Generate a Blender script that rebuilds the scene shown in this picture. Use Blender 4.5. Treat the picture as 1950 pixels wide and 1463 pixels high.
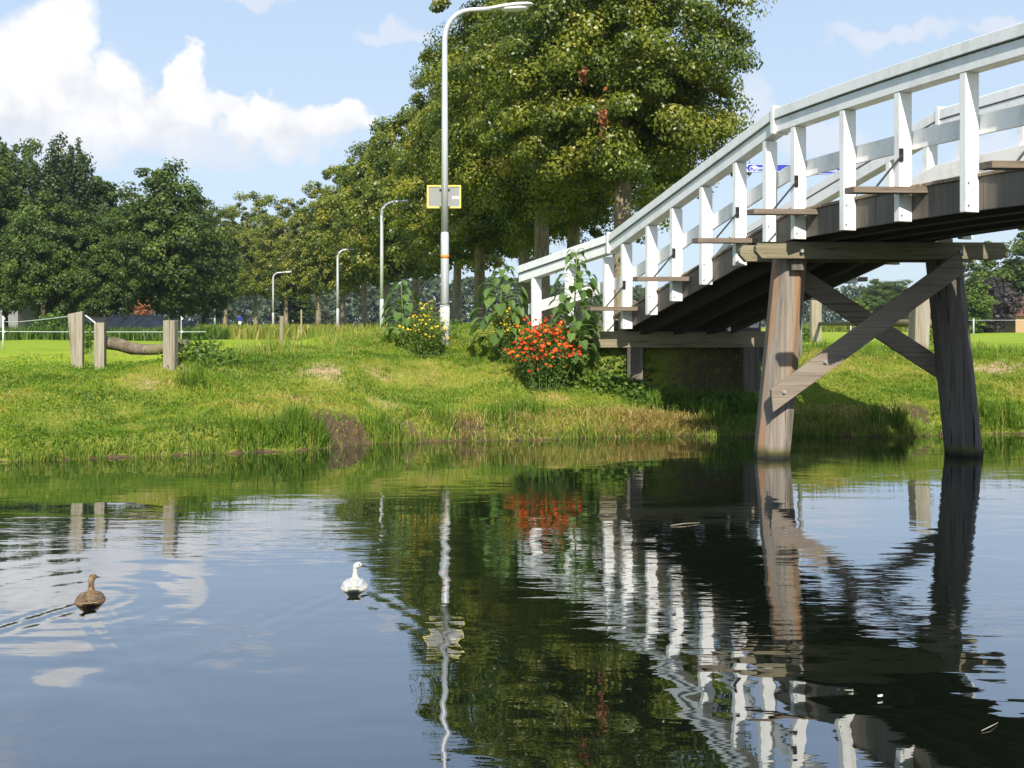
import bpy, bmesh, math, random
import numpy as np
from mathutils import Vector, Matrix

for o in list(bpy.data.objects):
    bpy.data.objects.remove(o, do_unlink=True)
scene = bpy.context.scene
COL = scene.collection
RNG = np.random.default_rng(7)
random.seed(7)
R = math.radians

# ------------------------------------------------------------------ camera
F, CX, HY, CAMZ = 1900.0, 975.0, 618.0, 1.6
cam_d = bpy.data.cameras.new("camera")
cam_d.sensor_width = 36.0
cam_d.lens = F / 1950.0 * 36.0
cam_d.shift_y = -(731.5 - HY) / 1950.0
cam_d.clip_start = 0.05
cam_d.clip_end = 5000.0
cam = bpy.data.objects.new("camera", cam_d)
COL.objects.link(cam)
cam.location = (0, 0, CAMZ)
cam.rotation_euler = (R(90), 0, 0)
scene.camera = cam

# ------------------------------------------------------------------ light
SUN_L = Vector((-0.10, 1.0, -0.90)).normalized()          # the way sunlight travels
sun_d = bpy.data.lights.new("sun", 'SUN')
sun_d.energy = 5.0
sun_d.angle = R(0.53)
sun_d.color = (1.0, 0.93, 0.82)
sun = bpy.data.objects.new("sun", sun_d)
COL.objects.link(sun)
sun.rotation_euler = SUN_L.to_track_quat('-Z', 'Y').to_euler()
SUN_EL = math.asin(-SUN_L.z)
SUN_ROT = math.atan2(-SUN_L.x, -SUN_L.y)

vs = scene.view_settings
vs.view_transform = 'Standard'
vs.look = 'None'
vs.exposure = 0.5
vs.gamma = 1.0
scene.cycles.max_bounces = 8
scene.cycles.transparent_max_bounces = 8
scene.cycles.caustics_reflective = False
scene.cycles.caustics_refractive = False


# ------------------------------------------------------------------ node helpers
class NT:
    def __init__(s, tree):
        s.t = tree
        s.t.nodes.clear()

    def n(s, typ, **kw):
        nd = s.t.nodes.new(typ)
        for k, v in kw.items():
            setattr(nd, k, v)
        return nd

    def put(s, sock, v):
        if hasattr(v, 'is_output'):
            s.t.links.new(v, sock)
        else:
            sock.default_value = v

    def math(s, op, a, b=0.0, c=0.0, clamp=False):
        nd = s.n('ShaderNodeMath', operation=op, use_clamp=clamp)
        s.put(nd.inputs[0], a)
        s.put(nd.inputs[1], b)
        s.put(nd.inputs[2], c)
        return nd.outputs[0]

    def vmath(s, op, a, b=(0, 0, 0), scale=None):
        nd = s.n('ShaderNodeVectorMath', operation=op)
        s.put(nd.inputs[0], a)
        s.put(nd.inputs[1], b)
        if scale is not None:
            s.put(nd.inputs['Scale'], scale)
        return nd.outputs[0]

    def noise(s, vec, scale, detail=4.0, rough=0.55, dist=0.0):
        nd = s.n('ShaderNodeTexNoise')
        if vec is not None:
            s.put(nd.inputs['Vector'], vec)
        nd.inputs['Scale'].default_value = scale
        nd.inputs['Detail'].default_value = detail
        nd.inputs['Roughness'].default_value = rough
        nd.inputs['Distortion'].default_value = dist
        return nd.outputs['Fac']

    def ramp(s, fac, stops, interp='LINEAR'):
        nd = s.n('ShaderNodeValToRGB')
        cr = nd.color_ramp
        cr.interpolation = interp
        while len(cr.elements) > 1:
            cr.elements.remove(cr.elements[-1])
        cr.elements[0].position = stops[0][0]
        cr.elements[0].color = (*stops[0][1], 1)
        for p, c in stops[1:]:
            e = cr.elements.new(p)
            e.color = (*c, 1)
        s.put(nd.inputs['Fac'], fac)
        return nd.outputs['Color']

    def mix(s, fac, a, b, blend='MIX'):
        nd = s.n('ShaderNodeMix', data_type='RGBA', blend_type=blend)
        s.put(nd.inputs[0], fac)
        s.put(nd.inputs[6], a if hasattr(a, 'is_output') else (*a, 1))
        s.put(nd.inputs[7], b if hasattr(b, 'is_output') else (*b, 1))
        return nd.outputs[2]

    def maprange(s, v, a, b, c=0.0, d=1.0, smooth=False):
        nd = s.n('ShaderNodeMapRange')
        nd.interpolation_type = 'SMOOTHSTEP' if smooth else 'LINEAR'
        s.put(nd.inputs[0], v)
        for i, x in enumerate((a, b, c, d)):
            s.put(nd.inputs[1 + i], x)
        return nd.outputs[0]

    def obj(s):
        return s.n('ShaderNodeTexCoord').outputs['Object']

    def pos(s):
        return s.n('ShaderNodeNewGeometry').outputs['Position']

    def scaled(s, vec, sc):
        nd = s.n('ShaderNodeMapping')
        s.put(nd.inputs['Vector'], vec)
        nd.inputs['Scale'].default_value = sc
        return nd.outputs[0]

    def attr(s, name):
        nd = s.n('ShaderNodeAttribute', attribute_name=name)
        return nd.outputs['Fac']

    def bump(s, h, strength, dist=0.02):
        nd = s.n('ShaderNodeBump')
        nd.inputs['Strength'].default_value = strength
        nd.inputs['Distance'].default_value = dist
        s.put(nd.inputs['Height'], h)
        return nd.outputs[0]

    def principled(s, color, rough=0.6, normal=None, metallic=0.0, spec=0.4):
        p = s.n('ShaderNodeBsdfPrincipled')
        s.put(p.inputs['Base Color'], color if hasattr(color, 'is_output') else (*color, 1))
        s.put(p.inputs['Roughness'], rough)
        p.inputs['Metallic'].default_value = metallic
        p.inputs['Specular IOR Level'].default_value = spec
        if normal is not None:
            s.put(p.inputs['Normal'], normal)
        return p.outputs[0]

    def out(s, sh):
        o = s.n('ShaderNodeOutputMaterial')
        s.put(o.inputs['Surface'], sh)


def material(name):
    m = bpy.data.materials.new(name)
    m.use_nodes = True
    return m, NT(m.node_tree)


# ------------------------------------------------------------------ sky
def px_dir(px, py):
    az = math.atan((px - CX) / F)
    el = math.atan((HY - py) / F * math.cos(az))
    return az, el


world = bpy.data.worlds.new("World")
scene.world = world
world.use_nodes = True
w = NT(world.node_tree)
sky = w.n('ShaderNodeTexSky', sky_type='NISHITA')
sky.sun_disc = False
sky.sun_elevation = SUN_EL
sky.sun_rotation = SUN_ROT
sky.altitude = 10
sky.air_density = 1.0
sky.dust_density = 1.6
sky.ozone_density = 1.3
gen = w.n('ShaderNodeTexCoord').outputs['Generated']
sep = w.n('ShaderNodeSeparateXYZ')
w.put(sep.inputs[0], gen)
el0 = w.math('ARCSINE', sep.outputs[2])
az0 = w.math('ARCTAN2', sep.outputs[0], sep.outputs[1])
wn = w.n('ShaderNodeTexNoise')
w.put(wn.inputs['Vector'], gen)
wn.inputs['Scale'].default_value = 16.0
wn.inputs['Detail'].default_value = 7.0
wn.inputs['Roughness'].default_value = 0.58
wsep = w.n('ShaderNodeSeparateColor')
w.put(wsep.inputs[0], wn.outputs['Color'])
az = w.math('ADD', az0, w.math('MULTIPLY', w.math('SUBTRACT', wsep.outputs[0], 0.5), 0.085))
el = w.math('ADD', el0, w.math('MULTIPLY', w.math('SUBTRACT', wsep.outputs[1], 0.5), 0.085))


def blob_field(blobs):
    f = None
    for (bx, by, rx, ry) in blobs:
        a, e = px_dir(bx, by)
        dx = w.math('DIVIDE', w.math('SUBTRACT', az, a), rx / F)
        dy = w.math('DIVIDE', w.math('SUBTRACT', el, e), ry / F)
        v = w.math('SUBTRACT', 1.0, w.math('SQRT', w.math('ADD', w.math('MULTIPLY', dx, dx), w.math('MULTIPLY', dy, dy))))
        f = v if f is None else w.math('MAXIMUM', f, v)
    return f


thick = blob_field([(40, 230, 150, 120), (105, 95, 95, 115), (60, 150, 110, 140), (225, 175, 75, 75), (-10, 180, 90, 110),
                    (358, 150, 50, 55), (352, 205, 70, 60), (435, 205, 70, 42), (505, 225, 60, 42), (595, 240, 60, 40),
                    (655, 238, 56, 44), (230, 235, 170, 85), (500, 245, 120, 50), (140, 210, 130, 100), (-180, 150, 170, 170), (-420, 260, 200, 90),
                    (2300, 260, 170, 70), (2700, 330, 300, 70), (-900, 200, 260, 140)])
soft = blob_field([(250, 275, 330, 55), (740, 72, 95, 22), (738, 52, 38, 26), (465, 0, 120, 20), (1432, 205, 55, 62),
                   (1405, 250, 120, 50), (1700, 75, 130, 26), (1560, 265, 150, 40), (1900, 45, 70, 20), (1880, 300, 150, 40), (520, 270, 240, 40),
                   (1150, -300, 320, 60), (300, -380, 330, 70), (1900, -420, 280, 60), (-200, -260, 260, 60)])
fine = w.noise(gen, 42.0, 6.0, 0.6)
t_al = w.maprange(w.math('ADD', thick, w.math('MULTIPLY', w.math('SUBTRACT', fine, 0.5), 0.7)), 0.0, 0.42, 0, 1, True)
base_fade = w.maprange(el0, px_dir(300, 345)[1], px_dir(300, 225)[1], 0.30, 1.0, True)
t_al = w.math('MULTIPLY', t_al, base_fade)
s_al = w.math('MULTIPLY', w.maprange(w.math('ADD', soft, w.math('MULTIPLY', w.math('SUBTRACT', fine, 0.5), 0.6)), 0.0, 0.6, 0, 1, True), 0.55)
billow = w.noise(gen, 26.0, 5.0, 0.55)
shade = w.math('ADD', w.math('MULTIPLY', w.maprange(thick, 0.05, 0.5), 0.10),
               w.math('MULTIPLY', w.maprange(el0, px_dir(300, 330)[1], px_dir(300, 150)[1]), 0.65))
shade = w.math('ADD', shade, w.math('MULTIPLY', w.math('SUBTRACT', billow, 0.47), 2.2), clamp=True)
c_col = w.ramp(shade, [(0.0, (6.3, 6.5, 7.2)), (0.45, (7.5, 7.6, 7.9)), (0.75, (8.4, 8.4, 8.4)), (1.0, (9.4, 9.3, 9.1))])
s_col = w.n('ShaderNodeRGB')
s_col.outputs[0].default_value = (7.0, 7.1, 7.8, 1)
# pale summer haze low in the sky
low = w.maprange(el0, 0.0, 0.75, 0.90, 0.55)
pale = w.mix(w.maprange(el0, 0.05, 0.5), (5.9, 7.2, 8.3), (4.6, 6.2, 8.8))
sky_c = w.mix(low, sky.outputs[0], pale)
c1 = w.mix(s_al, sky_c, s_col.outputs[0])
c2 = w.mix(t_al, c1, c_col)
bg = w.n('ShaderNodeBackground')
w.put(bg.inputs['Color'], c2)
bg.inputs['Strength'].default_value = 0.088
wo = w.n('ShaderNodeOutputWorld')
w.put(wo.inputs['Surface'], bg.outputs[0])


# ------------------------------------------------------------------ noise and terrain
_tab = np.random.default_rng(3).random((256, 256))


def vnoise(x, y):
    x = np.asarray(x, float)
    y = np.asarray(y, float)
    xi = np.floor(x).astype(int)
    yi = np.floor(y).astype(int)
    fx = x - xi
    fy = y - yi
    fx = fx * fx * (3 - 2 * fx)
    fy = fy * fy * (3 - 2 * fy)
    a = _tab[xi % 256, yi % 256]
    b = _tab[(xi + 1) % 256, yi % 256]
    c = _tab[xi % 256, (yi + 1) % 256]
    d = _tab[(xi + 1) % 256, (yi + 1) % 256]
    return (a * (1 - fx) + b * fx) * (1 - fy) + (c * (1 - fx) + d * fx) * fy


def fnoise(x, y, oct=3):
    v, amp, tot = 0, 1.0, 0
    for i in range(oct):
        v = v + amp * vnoise(x * 2 ** i + 17 * i, y * 2 ** i + 31 * i)
        tot += amp
        amp *= 0.5
    return v / tot


def sstep(a, b, x):
    t = np.clip((np.asarray(x, float) - a) / (b - a), 0, 1)
    return t * t * (3 - 2 * t)


# bridge frame: D along the bridge (away), N across it (to the right), both level
BK = Vector((3.12, 11.85, 0))
BD = Vector((-0.385, 0.923, 0)).normalized()
BN = Vector((BD.y, -BD.x, 0))
SK = 0.371
BW = 1.97


def BP(s, t, z):
    p = BK + BD * s + BN * t
    return Vector((p.x, p.y, z))


def f_deck(sp):
    if sp > 0:
        return 2.94 - 0.277 * sp
    if sp < -6:
        return 2.94 - 0.277 * (-6 - sp)
    return 2.94 + 0.07 * (1 - ((sp + 3) / 3) ** 2)


EX = [-400, -60, -6, -4.9, -3.1, -2.45, -1.9, -0.9, 2.43, 5.1, 7.5, 60, 400]
EY = [-20, 8.0, 11.55, 11.95, 12.5, 12.75, 13.4, 13.6, 14.2, 14.25, 14.6, 21, 60]


def edge(x):
    return np.interp(x, EX, EY) + (fnoise(np.asarray(x) * 0.9, 3.3) - 0.5) * 0.5 + (fnoise(np.asarray(x) * 4.0, 9.3) - 0.5) * 0.16


def near_edge(x):
    return 1.2 + 0.09 * np.asarray(x, float)


PATH = [(2.75, 15.2), (2.35, 16.2), (1.04, 19.3), (0.3, 22), (-1.0, 27), (-2.6, 33), (-4.4, 40), (-7.6, 52), (-12, 66), (-21, 92), (-39, 132), (-75, 190)]
PZ = [1.72, 1.70, 1.55, 1.40, 1.18, 1.02, 0.98, 0.95, 0.92, 0.92, 0.92, 0.92]


def path_dist(x, y):
    """distance to the path's centre line and its height there"""
    x = np.asarray(x, float)
    y = np.asarray(y, float)
    best = np.full(x.shape, 1e9)
    zz = np.zeros(x.shape)
    for (a, b), za, zb in zip(zip(PATH[:-1], PATH[1:]), PZ[:-1], PZ[1:]):
        dx, dy = b[0] - a[0], b[1] - a[1]
        t = np.clip(((x - a[0]) * dx + (y - a[1]) * dy) / (dx * dx + dy * dy), 0, 1)
        dd = np.hypot(x - a[0] - t * dx, y - a[1] - t * dy)
        m = dd < best
        best = np.where(m, dd, best)
        zz = np.where(m, za + (zb - za) * t, zz)
    return best, zz


def H(x, y):
    x = np.asarray(x, float)
    y = np.asarray(y, float)
    q = y - edge(x)
    n1 = fnoise(x * 0.8, y * 0.8)
    n2 = fnoise(x * 3.1 + 5, y * 3.1)
    lip = 0.02 + 0.20 * sstep(0, 0.30, q) * (0.55 + 0.9 * n1)
    rise = 0.76 * np.clip(q - 0.1, 0, 2.5) / 2.5 * (0.75 + 0.25 * sstep(0, 2.4, q))
    z = lip + rise
    z = z + (n1 - 0.5) * 0.16 * sstep(0.1, 1.2, q) * (1 - sstep(4, 12, q)) + (n2 - 0.5) * 0.07 * sstep(0.1, 0.6, q) * (1 - sstep(8, 25, q))
    z = z - 0.10 * sstep(6, 25, q)
    z = z + 0.56 * np.exp(-(((x + 0.9) / 3.6) ** 2 + ((y - 18.9) / 2.9) ** 2)) * sstep(1.5, 4.5, q)
    z = z + 0.12 * np.exp(-(((x - 6.0) / 3.0) ** 2 + ((y - 19.0) / 3.0) ** 2))
    pd, pz = path_dist(x, y)
    # earth ramp behind the abutment
    sp = (x - BK.x) * BD.x + (y - BK.y) * BD.y + SK * ((x - BK.x) * BN.x + (y - BK.y) * BN.y)
    k = (1 - sstep(0.85, 2.1, pd)) * sstep(4.05, 4.45, sp)
    z = np.where(y > 14, z + (pz - 0.03 - z) * k, z)
    # ground under the bridge is washed lower
    under = np.exp(-(((x - 3.0) / 1.2) ** 2)) * sstep(0.1, 0.8, q) * (1 - sstep(4.0, 4.5, sp))
    z = z - 0.28 * under * np.where(y > 10, 1, 0)
    bed = np.clip(0.02 + 0.55 * q, -1.1, 0.02)
    far = np.where(q < 0, bed, z)
    qn = near_edge(x) - y
    nz = 0.05 + 0.5 * sstep(0, 2.5, qn) + 0.75 * np.exp(-(((x - 7.6) / 2.0) ** 2)) * sstep(-0.2, 1.2, qn)
    nbed = np.clip(0.05 + 0.9 * qn, -1.1, 0.05)
    near = np.where(qn < 0, nbed, nz)
    return np.maximum(far, near)


def Hs(x, y):
    return float(H(np.array([x]), np.array([y]))[0])


def at(px, Y):
    return (px - CX) / F * Y


def zat(py, Y):
    return CAMZ + (HY - py) / F * Y


def hit(px, py):
    """first point where the view ray through a pixel meets the ground"""
    Y = np.arange(10.0, 140.0, 0.02)
    x = (px - CX) / F * Y
    z = CAMZ + (HY - py) / F * Y
    g = H(x, Y)
    k = np.argmax((z <= g) & (Y > 11))
    return float(x[k]), float(Y[k]), float(g[k])


# ------------------------------------------------------------------ mesh helpers
ORG = {}


def thing(name, label, cat, loc, group=None):
    o = bpy.data.objects.new(name, None)
    o.empty_display_size = 0.2
    COL.objects.link(o)
    o.location = loc
    ORG[o] = Vector(loc)
    o['label'] = label
    o['category'] = cat
    if group:
        o['group'] = group
    return o


def tag(o, label=None, cat=None, group=None, kind=None):
    if label:
        o['label'] = label
    if cat:
        o['category'] = cat
    if group:
        o['group'] = group
    if kind:
        o['kind'] = kind
    return o


def link_mesh(name, me, mat, parent=None):
    o = bpy.data.objects.new(name, me)
    COL.objects.link(o)
    if mat is not None and not me.materials:
        me.materials.append(mat)
    if parent is not None:
        o.parent = parent
        ORG[o] = ORG[parent]
    else:
        ORG[o] = Vector((0, 0, 0))
    return o


def np_mesh(name, verts, faces, tint=None, smooth=False, extra=None):
    """verts (n,3); faces (m,k) all of one size or a list of arrays"""
    if not isinstance(faces, list):
        faces = [faces]
    faces = [np.asarray(f, dtype=np.int32) for f in faces if len(f)]
    me = bpy.data.meshes.new(name)
    nl = sum(f.size for f in faces)
    nf = sum(len(f) for f in faces)
    me.vertices.add(len(verts))
    me.vertices.foreach_set('co', np.asarray(verts, dtype=np.float32).ravel())
    me.loops.add(nl)
    me.loops.foreach_set('vertex_index', np.concatenate([f.ravel() for f in faces]))
    me.polygons.add(nf)
    starts, st = [], 0
    for f in faces:
        k = f.shape[1]
        starts.append(st + np.arange(len(f), dtype=np.int32) * k)
        st += f.size
    me.polygons.foreach_set('loop_start', np.concatenate(starts))
    if smooth:
        me.polygons.foreach_set('use_smooth', np.ones(nf, dtype=bool))
    if tint is not None:
        a = me.attributes.new('tint', 'FLOAT', 'FACE')
        a.data.foreach_set('value', np.asarray(tint, dtype=np.float32))
    if extra:
        for k, v in extra.items():
            a = me.attributes.new(k, 'FLOAT', 'POINT')
            a.data.foreach_set('value', np.asarray(v, dtype=np.float32))
    me.update(calc_edges=True)
    me.validate()
    return me


class MB:
    """collects simple shapes in world space, then links them as ONE mesh object"""

    def __init__(s):
        s.v = []
        s.f = []

    def add(s, vs_, fs):
        b = len(s.v)
        s.v += [tuple(p) for p in vs_]
        s.f += [tuple(b + i for i in f) for f in fs]

    def hexa(s, p):
        """eight corners: bottom four then top four, both counter-clockwise from above"""
        s.add(p, [(3, 2, 1, 0), (4, 5, 6, 7), (0, 1, 5, 4), (1, 2, 6, 5), (2, 3, 7, 6), (3, 0, 4, 7)])
        return s

    def box(s, x0, x1, y0, y1, z0, z1):
        return s.hexa([(x0, y0, z0), (x1, y0, z0), (x1, y1, z0), (x0, y1, z0), (x0, y0, z1), (x1, y0, z1), (x1, y1, z1), (x0, y1, z1)])

    def obox(s, c, ax, ay, az):
        """box from centre and three half-axis vectors"""
        c, ax, ay, az = map(Vector, (c, ax, ay, az))
        return s.hexa([c - ax - ay - az, c + ax - ay - az, c + ax + ay - az, c - ax + ay - az, c - ax - ay + az, c + ax - ay + az, c + ax + ay + az, c - ax + ay + az])

    def loft(s, rings, cap=True, closed=True):
        n = len(rings[0])
        b = len(s.v)
        for r in rings:
            s.v += [tuple(p) for p in r]
        for i in range(len(rings) - 1):
            for j in range(n if closed else n - 1):
                k = (j + 1) % n
                s.f.append((b + i * n + j, b + i * n + k, b + (i + 1) * n + k, b + (i + 1) * n + j))
        if cap:
            s.f.append(tuple(b + j for j in reversed(range(n))))
            s.f.append(tuple(b + (len(rings) - 1) * n + j for j in range(n)))
        return s

    def tube(s, pts, rad, sides=10, cap=True, squash=None):
        pts = [Vector(p) for p in pts]
        if not hasattr(rad, '__len__'):
            rad = [rad] * len(pts)
        up = None
        rings = []
        for i, p in enumerate(pts):
            d = (pts[min(i + 1, len(pts) - 1)] - pts[max(i - 1, 0)]).normalized()
            if up is None:
                up = Vector((1, 0, 0)) if abs(d.x) < 0.8 else Vector((0, 1, 0))
            u = (up - d * up.dot(d)).normalized()
            up = u
            v = d.cross(u)
            sx, sy = squash if squash else (1, 1)
            rings.append([p + u * rad[i] * sx * math.cos(2 * math.pi * j / sides) + v * rad[i] * sy * math.sin(2 * math.pi * j / sides) for j in range(sides)])
        return s.loft(rings, cap)

    def build(s, name, mat, parent=None, bevel=0.0, smooth=False, seg=2):
        me = bpy.data.meshes.new(name)
        off = ORG[parent] if parent is not None else Vector((0, 0, 0))
        me.from_pydata([(p[0] - off.x, p[1] - off.y, p[2] - off.z) for p in s.v], [], s.f)
        bm = bmesh.new()
        bm.from_mesh(me)
        bmesh.ops.recalc_face_normals(bm, faces=bm.faces)
        bm.to_mesh(me)
        bm.free()
        o = link_mesh(name, me, mat, parent)
        if smooth:
            for p in me.polygons:
                p.use_smooth = True
        if bevel:
            md = o.modifiers.new('bevel', 'BEVEL')
            md.width = bevel
            md.segments = seg
            md.limit_method = 'ANGLE'
            md.angle_limit = R(35)
        return o


# ------------------------------------------------------------------ materials
def mat_wood(name, grain, stops, rough=0.8, bump=0.35, stain=None, fine=1.0, wet=False):
    """weathered timber: grain = direction of the fibres ('x','y','z')"""
    m, t = material(name)
    sc = {'x': (1.2, 26, 26), 'y': (26, 1.2, 26), 'z': (26, 26, 1.2)}[grain]
    o = t.obj()
    g = t.noise(t.scaled(o, tuple(v * fine for v in sc)), 1.0, 8.0, 0.62, 0.4)
    big = t.noise(t.scaled(o, tuple(v * 0.12 * fine for v in sc)), 1.0, 4.0, 0.6)
    crack = t.noise(t.scaled(o, tuple(v * 2.3 * fine if v > 2 else v * 0.6 for v in sc)), 1.0, 3.0, 0.5)
    c = t.ramp(t.math('ADD', t.math('MULTIPLY', g, 0.62), t.math('MULTIPLY', big, 0.38)), stops)
    cr = t.maprange(crack, 0.30, 0.40)
    c = t.mix(t.math('SUBTRACT', 1.0, cr), c, tuple(v * 0.45 for v in stops[0][1]))
    if stain:
        st = t.noise(t.scaled(o, tuple(v * 0.25 for v in sc)), 1.0, 3.0, 0.5)
        c = t.mix(t.maprange(st, stain[1], stain[1] + 0.12, 0, 0.85), c, stain[0])
    if wet:
        zz = t.n('ShaderNodeSeparateXYZ')
        t.put(zz.inputs[0], t.pos())
        wob = t.math('ADD', zz.outputs[2], t.math('MULTIPLY', t.math('SUBTRACT', t.noise(o, 6.0), 0.5), 0.10))
        alg = t.maprange(wob, 0.02, 0.10)
        c = t.mix(t.math('SUBTRACT', 1.0, t.maprange(wob, 0.07, 0.16)), c, (0.12, 0.11, 0.035))
        c = t.mix(t.math('SUBTRACT', 1.0, alg), c, (0.02, 0.022, 0.014))
    h = t.math('ADD', t.math('MULTIPLY', g, 0.6), t.math('MULTIPLY', cr, 0.5))
    t.out(t.principled(c, rough, t.bump(h, bump, 0.012), spec=0.25))
    return m


def mat_paint(name, col, dirt, rough=0.38, amount=0.5):
    m, t = material(name)
    o = t.obj()
    n = t.noise(t.scaled(o, (3, 3, 1.2)), 2.0, 6.0, 0.65)
    n2 = t.noise(o, 22.0, 4.0, 0.6)
    f = t.math('MULTIPLY', t.maprange(t.math('ADD', t.math('MULTIPLY', n, 0.7), t.math('MULTIPLY', n2, 0.3)), 0.48, 0.74), amount)
    c = t.mix(f, col, dirt)
    t.out(t.principled(c, t.maprange(n, 0.3, 0.7, rough - 0.08, rough + 0.15), t.bump(n2, 0.06, 0.004), spec=0.45))
    return m


def mat_plain(name, col, rough=0.6, var=0.15, scale=14.0, metallic=0.0, bump=0.1):
    m, t = material(name)
    n = t.noise(t.obj(), scale, 5.0, 0.6)
    c = t.mix(n, tuple(v * (1 - var) for v in col), tuple(min(1, v * (1 + var)) for v in col))
    t.out(t.principled(c, rough, t.bump(n, bump, 0.01), metallic))
    return m


def mat_leaf(name, stops, trans=0.3, rough=0.5, spec=0.3, tcol=(1.15, 1.25, 0.55)):
    m, t = material(name)
    c = t.ramp(t.attr('tint'), stops)
    p = t.principled(c, rough, spec=spec)
    tr = t.n('ShaderNodeBsdfTranslucent')
    t.put(tr.inputs['Color'], t.mix(1.0, c, tcol, 'MULTIPLY'))
    ms = t.n('ShaderNodeMixShader')
    ms.inputs[0].default_value = trans
    t.put(ms.inputs[1], p)
    t.put(ms.inputs[2], tr.outputs[0])
    t.out(ms.outputs[0])
    return m


def mat_bark(name, c0, c1, c2):
    m, t = material(name)
    o = t.obj()
    g = t.noise(t.scaled(o, (9, 9, 2.5)), 1.4, 8.0, 0.65, 0.5)
    b = t.noise(o, 2.4, 4.0, 0.6)
    c = t.ramp(g, [(0.3, c0), (0.55, c1), (0.75, c2)])
    c = t.mix(t.maprange(b, 0.5, 0.68, 0, 0.7), c, (0.19, 0.18, 0.075))
    t.out(t.principled(c, 0.9, t.bump(g, 0.7, 0.04), spec=0.15))
    return m


M = {}
M['white'] = mat_paint('white_paint', (0.86, 0.86, 0.83), (0.42, 0.43, 0.34), 0.36, 0.6)
M['white_rail'] = mat_paint('white_rail_paint', (0.80, 0.81, 0.80), (0.44, 0.46, 0.40), 0.34, 0.6)
M['gap'] = mat_plain('joint_shadow_board', (0.10, 0.10, 0.09), 0.8)
M['fascia'] = mat_wood('dark_stained_board', 'z', [(0.25, (0.10, 0.085, 0.07)), (0.55, (0.15, 0.13, 0.105)), (0.8, (0.22, 0.19, 0.15))], 0.55, 0.15, fine=0.8)
M['deck'] = mat_wood('deck_plank_wood', 'x', [(0.3, (0.16, 0.125, 0.09)), (0.55, (0.27, 0.21, 0.15)), (0.8, (0.36, 0.30, 0.22))], 0.75, 0.3)
M['outrig'] = mat_wood('outrigger_wood', 'x', [(0.3, (0.10, 0.08, 0.06)), (0.55, (0.20, 0.155, 0.115)), (0.8, (0.29, 0.235, 0.18))], 0.7, 0.25)
M['joist'] = mat_wood('shaded_joist_wood', 'y', [(0.3, (0.018, 0.016, 0.012)), (0.6, (0.03, 0.028, 0.02)), (0.85, (0.06, 0.06, 0.03))], 0.8, 0.3)  # underside shade put into the joists' near-black base colour
M['pile'] = mat_wood('weathered_pile_wood', 'z', [(0.28, (0.12, 0.10, 0.08)), (0.45, (0.23, 0.195, 0.155)), (0.6, (0.30, 0.265, 0.22)), (0.8, (0.40, 0.365, 0.31))], 0.85, 0.5,
                   stain=((0.31, 0.175, 0.09), 0.53), fine=0.8, wet=True)
M['pile_grey_shaded'] = mat_wood('shaded_grey_pile_wood', 'z', [(0.28, (0.05, 0.043, 0.036)), (0.45, (0.11, 0.095, 0.08)), (0.6, (0.17, 0.15, 0.125)), (0.8, (0.28, 0.25, 0.21))], 0.85, 0.5, fine=0.8, wet=True)  # grey timber, base darkened to paint in the shade under the deck
M['beam'] = mat_wood('weathered_beam_wood', 'x', [(0.28, (0.13, 0.11, 0.065)), (0.5, (0.23, 0.20, 0.13)), (0.75, (0.33, 0.30, 0.20))], 0.85, 0.4)
M['brace'] = mat_wood('brace_wood', 'x', [(0.28, (0.15, 0.12, 0.09)), (0.5, (0.25, 0.205, 0.16)), (0.75, (0.35, 0.30, 0.24))], 0.85, 0.35)
M['abut'] = mat_wood('abutment_wall_wood', 'x', [(0.28, (0.07, 0.065, 0.055)), (0.5, (0.12, 0.11, 0.095)), (0.75, (0.19, 0.175, 0.15))], 0.85, 0.4)
M['post'] = mat_wood('grey_post_wood', 'z', [(0.28, (0.14, 0.12, 0.085)), (0.5, (0.29, 0.255, 0.19)), (0.75, (0.44, 0.40, 0.32))], 0.9, 0.55, fine=1.3)
M['log'] = mat_bark('log_bark', (0.07, 0.055, 0.04), (0.19, 0.155, 0.11), (0.30, 0.26, 0.19))
M['iron'] = mat_plain('black_iron', (0.02, 0.02, 0.022), 0.5)
M['bolt'] = mat_plain('bolt_steel', (0.32, 0.31, 0.29), 0.5, metallic=0.5)
M['galv'] = mat_plain('galvanised_steel', (0.62, 0.64, 0.66), 0.42, 0.10, 9.0, 0.35, 0.03)
M['lamp_white'] = mat_paint('lamp_white', (0.72, 0.72, 0.70), (0.42, 0.42, 0.38), 0.4, 0.6)
M['yellow'] = mat_plain('yellow_frame', (0.72, 0.58, 0.13), 0.5, 0.1)
M['board'] = mat_plain('sign_back_grey', (0.26, 0.27, 0.26), 0.5, 0.05)
M['orange_band'] = mat_plain('orange_sticker', (0.75, 0.25, 0.04), 0.5, 0.2)
M['blue'] = mat_plain('sign_blue', (0.02, 0.045, 0.36), 0.4, 0.05)
M['sign_white'] = mat_plain('sign_white', (0.82, 0.82, 0.82), 0.4, 0.03)
M['tape'] = mat_plain('white_tape', (0.55, 0.57, 0.60), 0.5, 0.05)
M['tarp'] = mat_plain('black_plastic_sheet', (0.010, 0.012, 0.016), 0.33, 0.4, 5.0, bump=1.5)
M['roof'] = mat_plain('dark_roof', (0.03, 0.032, 0.036), 0.6, 0.2)
M['barn'] = mat_plain('barn_wall', (0.22, 0.22, 0.23), 0.8, 0.15)
M['brick'] = mat_plain('tan_brick', (0.42, 0.28, 0.17), 0.85, 0.25)
M['tile'] = mat_plain('red_roof_tile', (0.15, 0.065, 0.045), 0.8, 0.25)
M['glass'] = mat_plain('window_glass', (0.03, 0.035, 0.04), 0.1, 0.05)
M['bark'] = mat_bark('lime_bark', (0.10, 0.085, 0.06), (0.26, 0.22, 0.15), (0.42, 0.37, 0.26))
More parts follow.
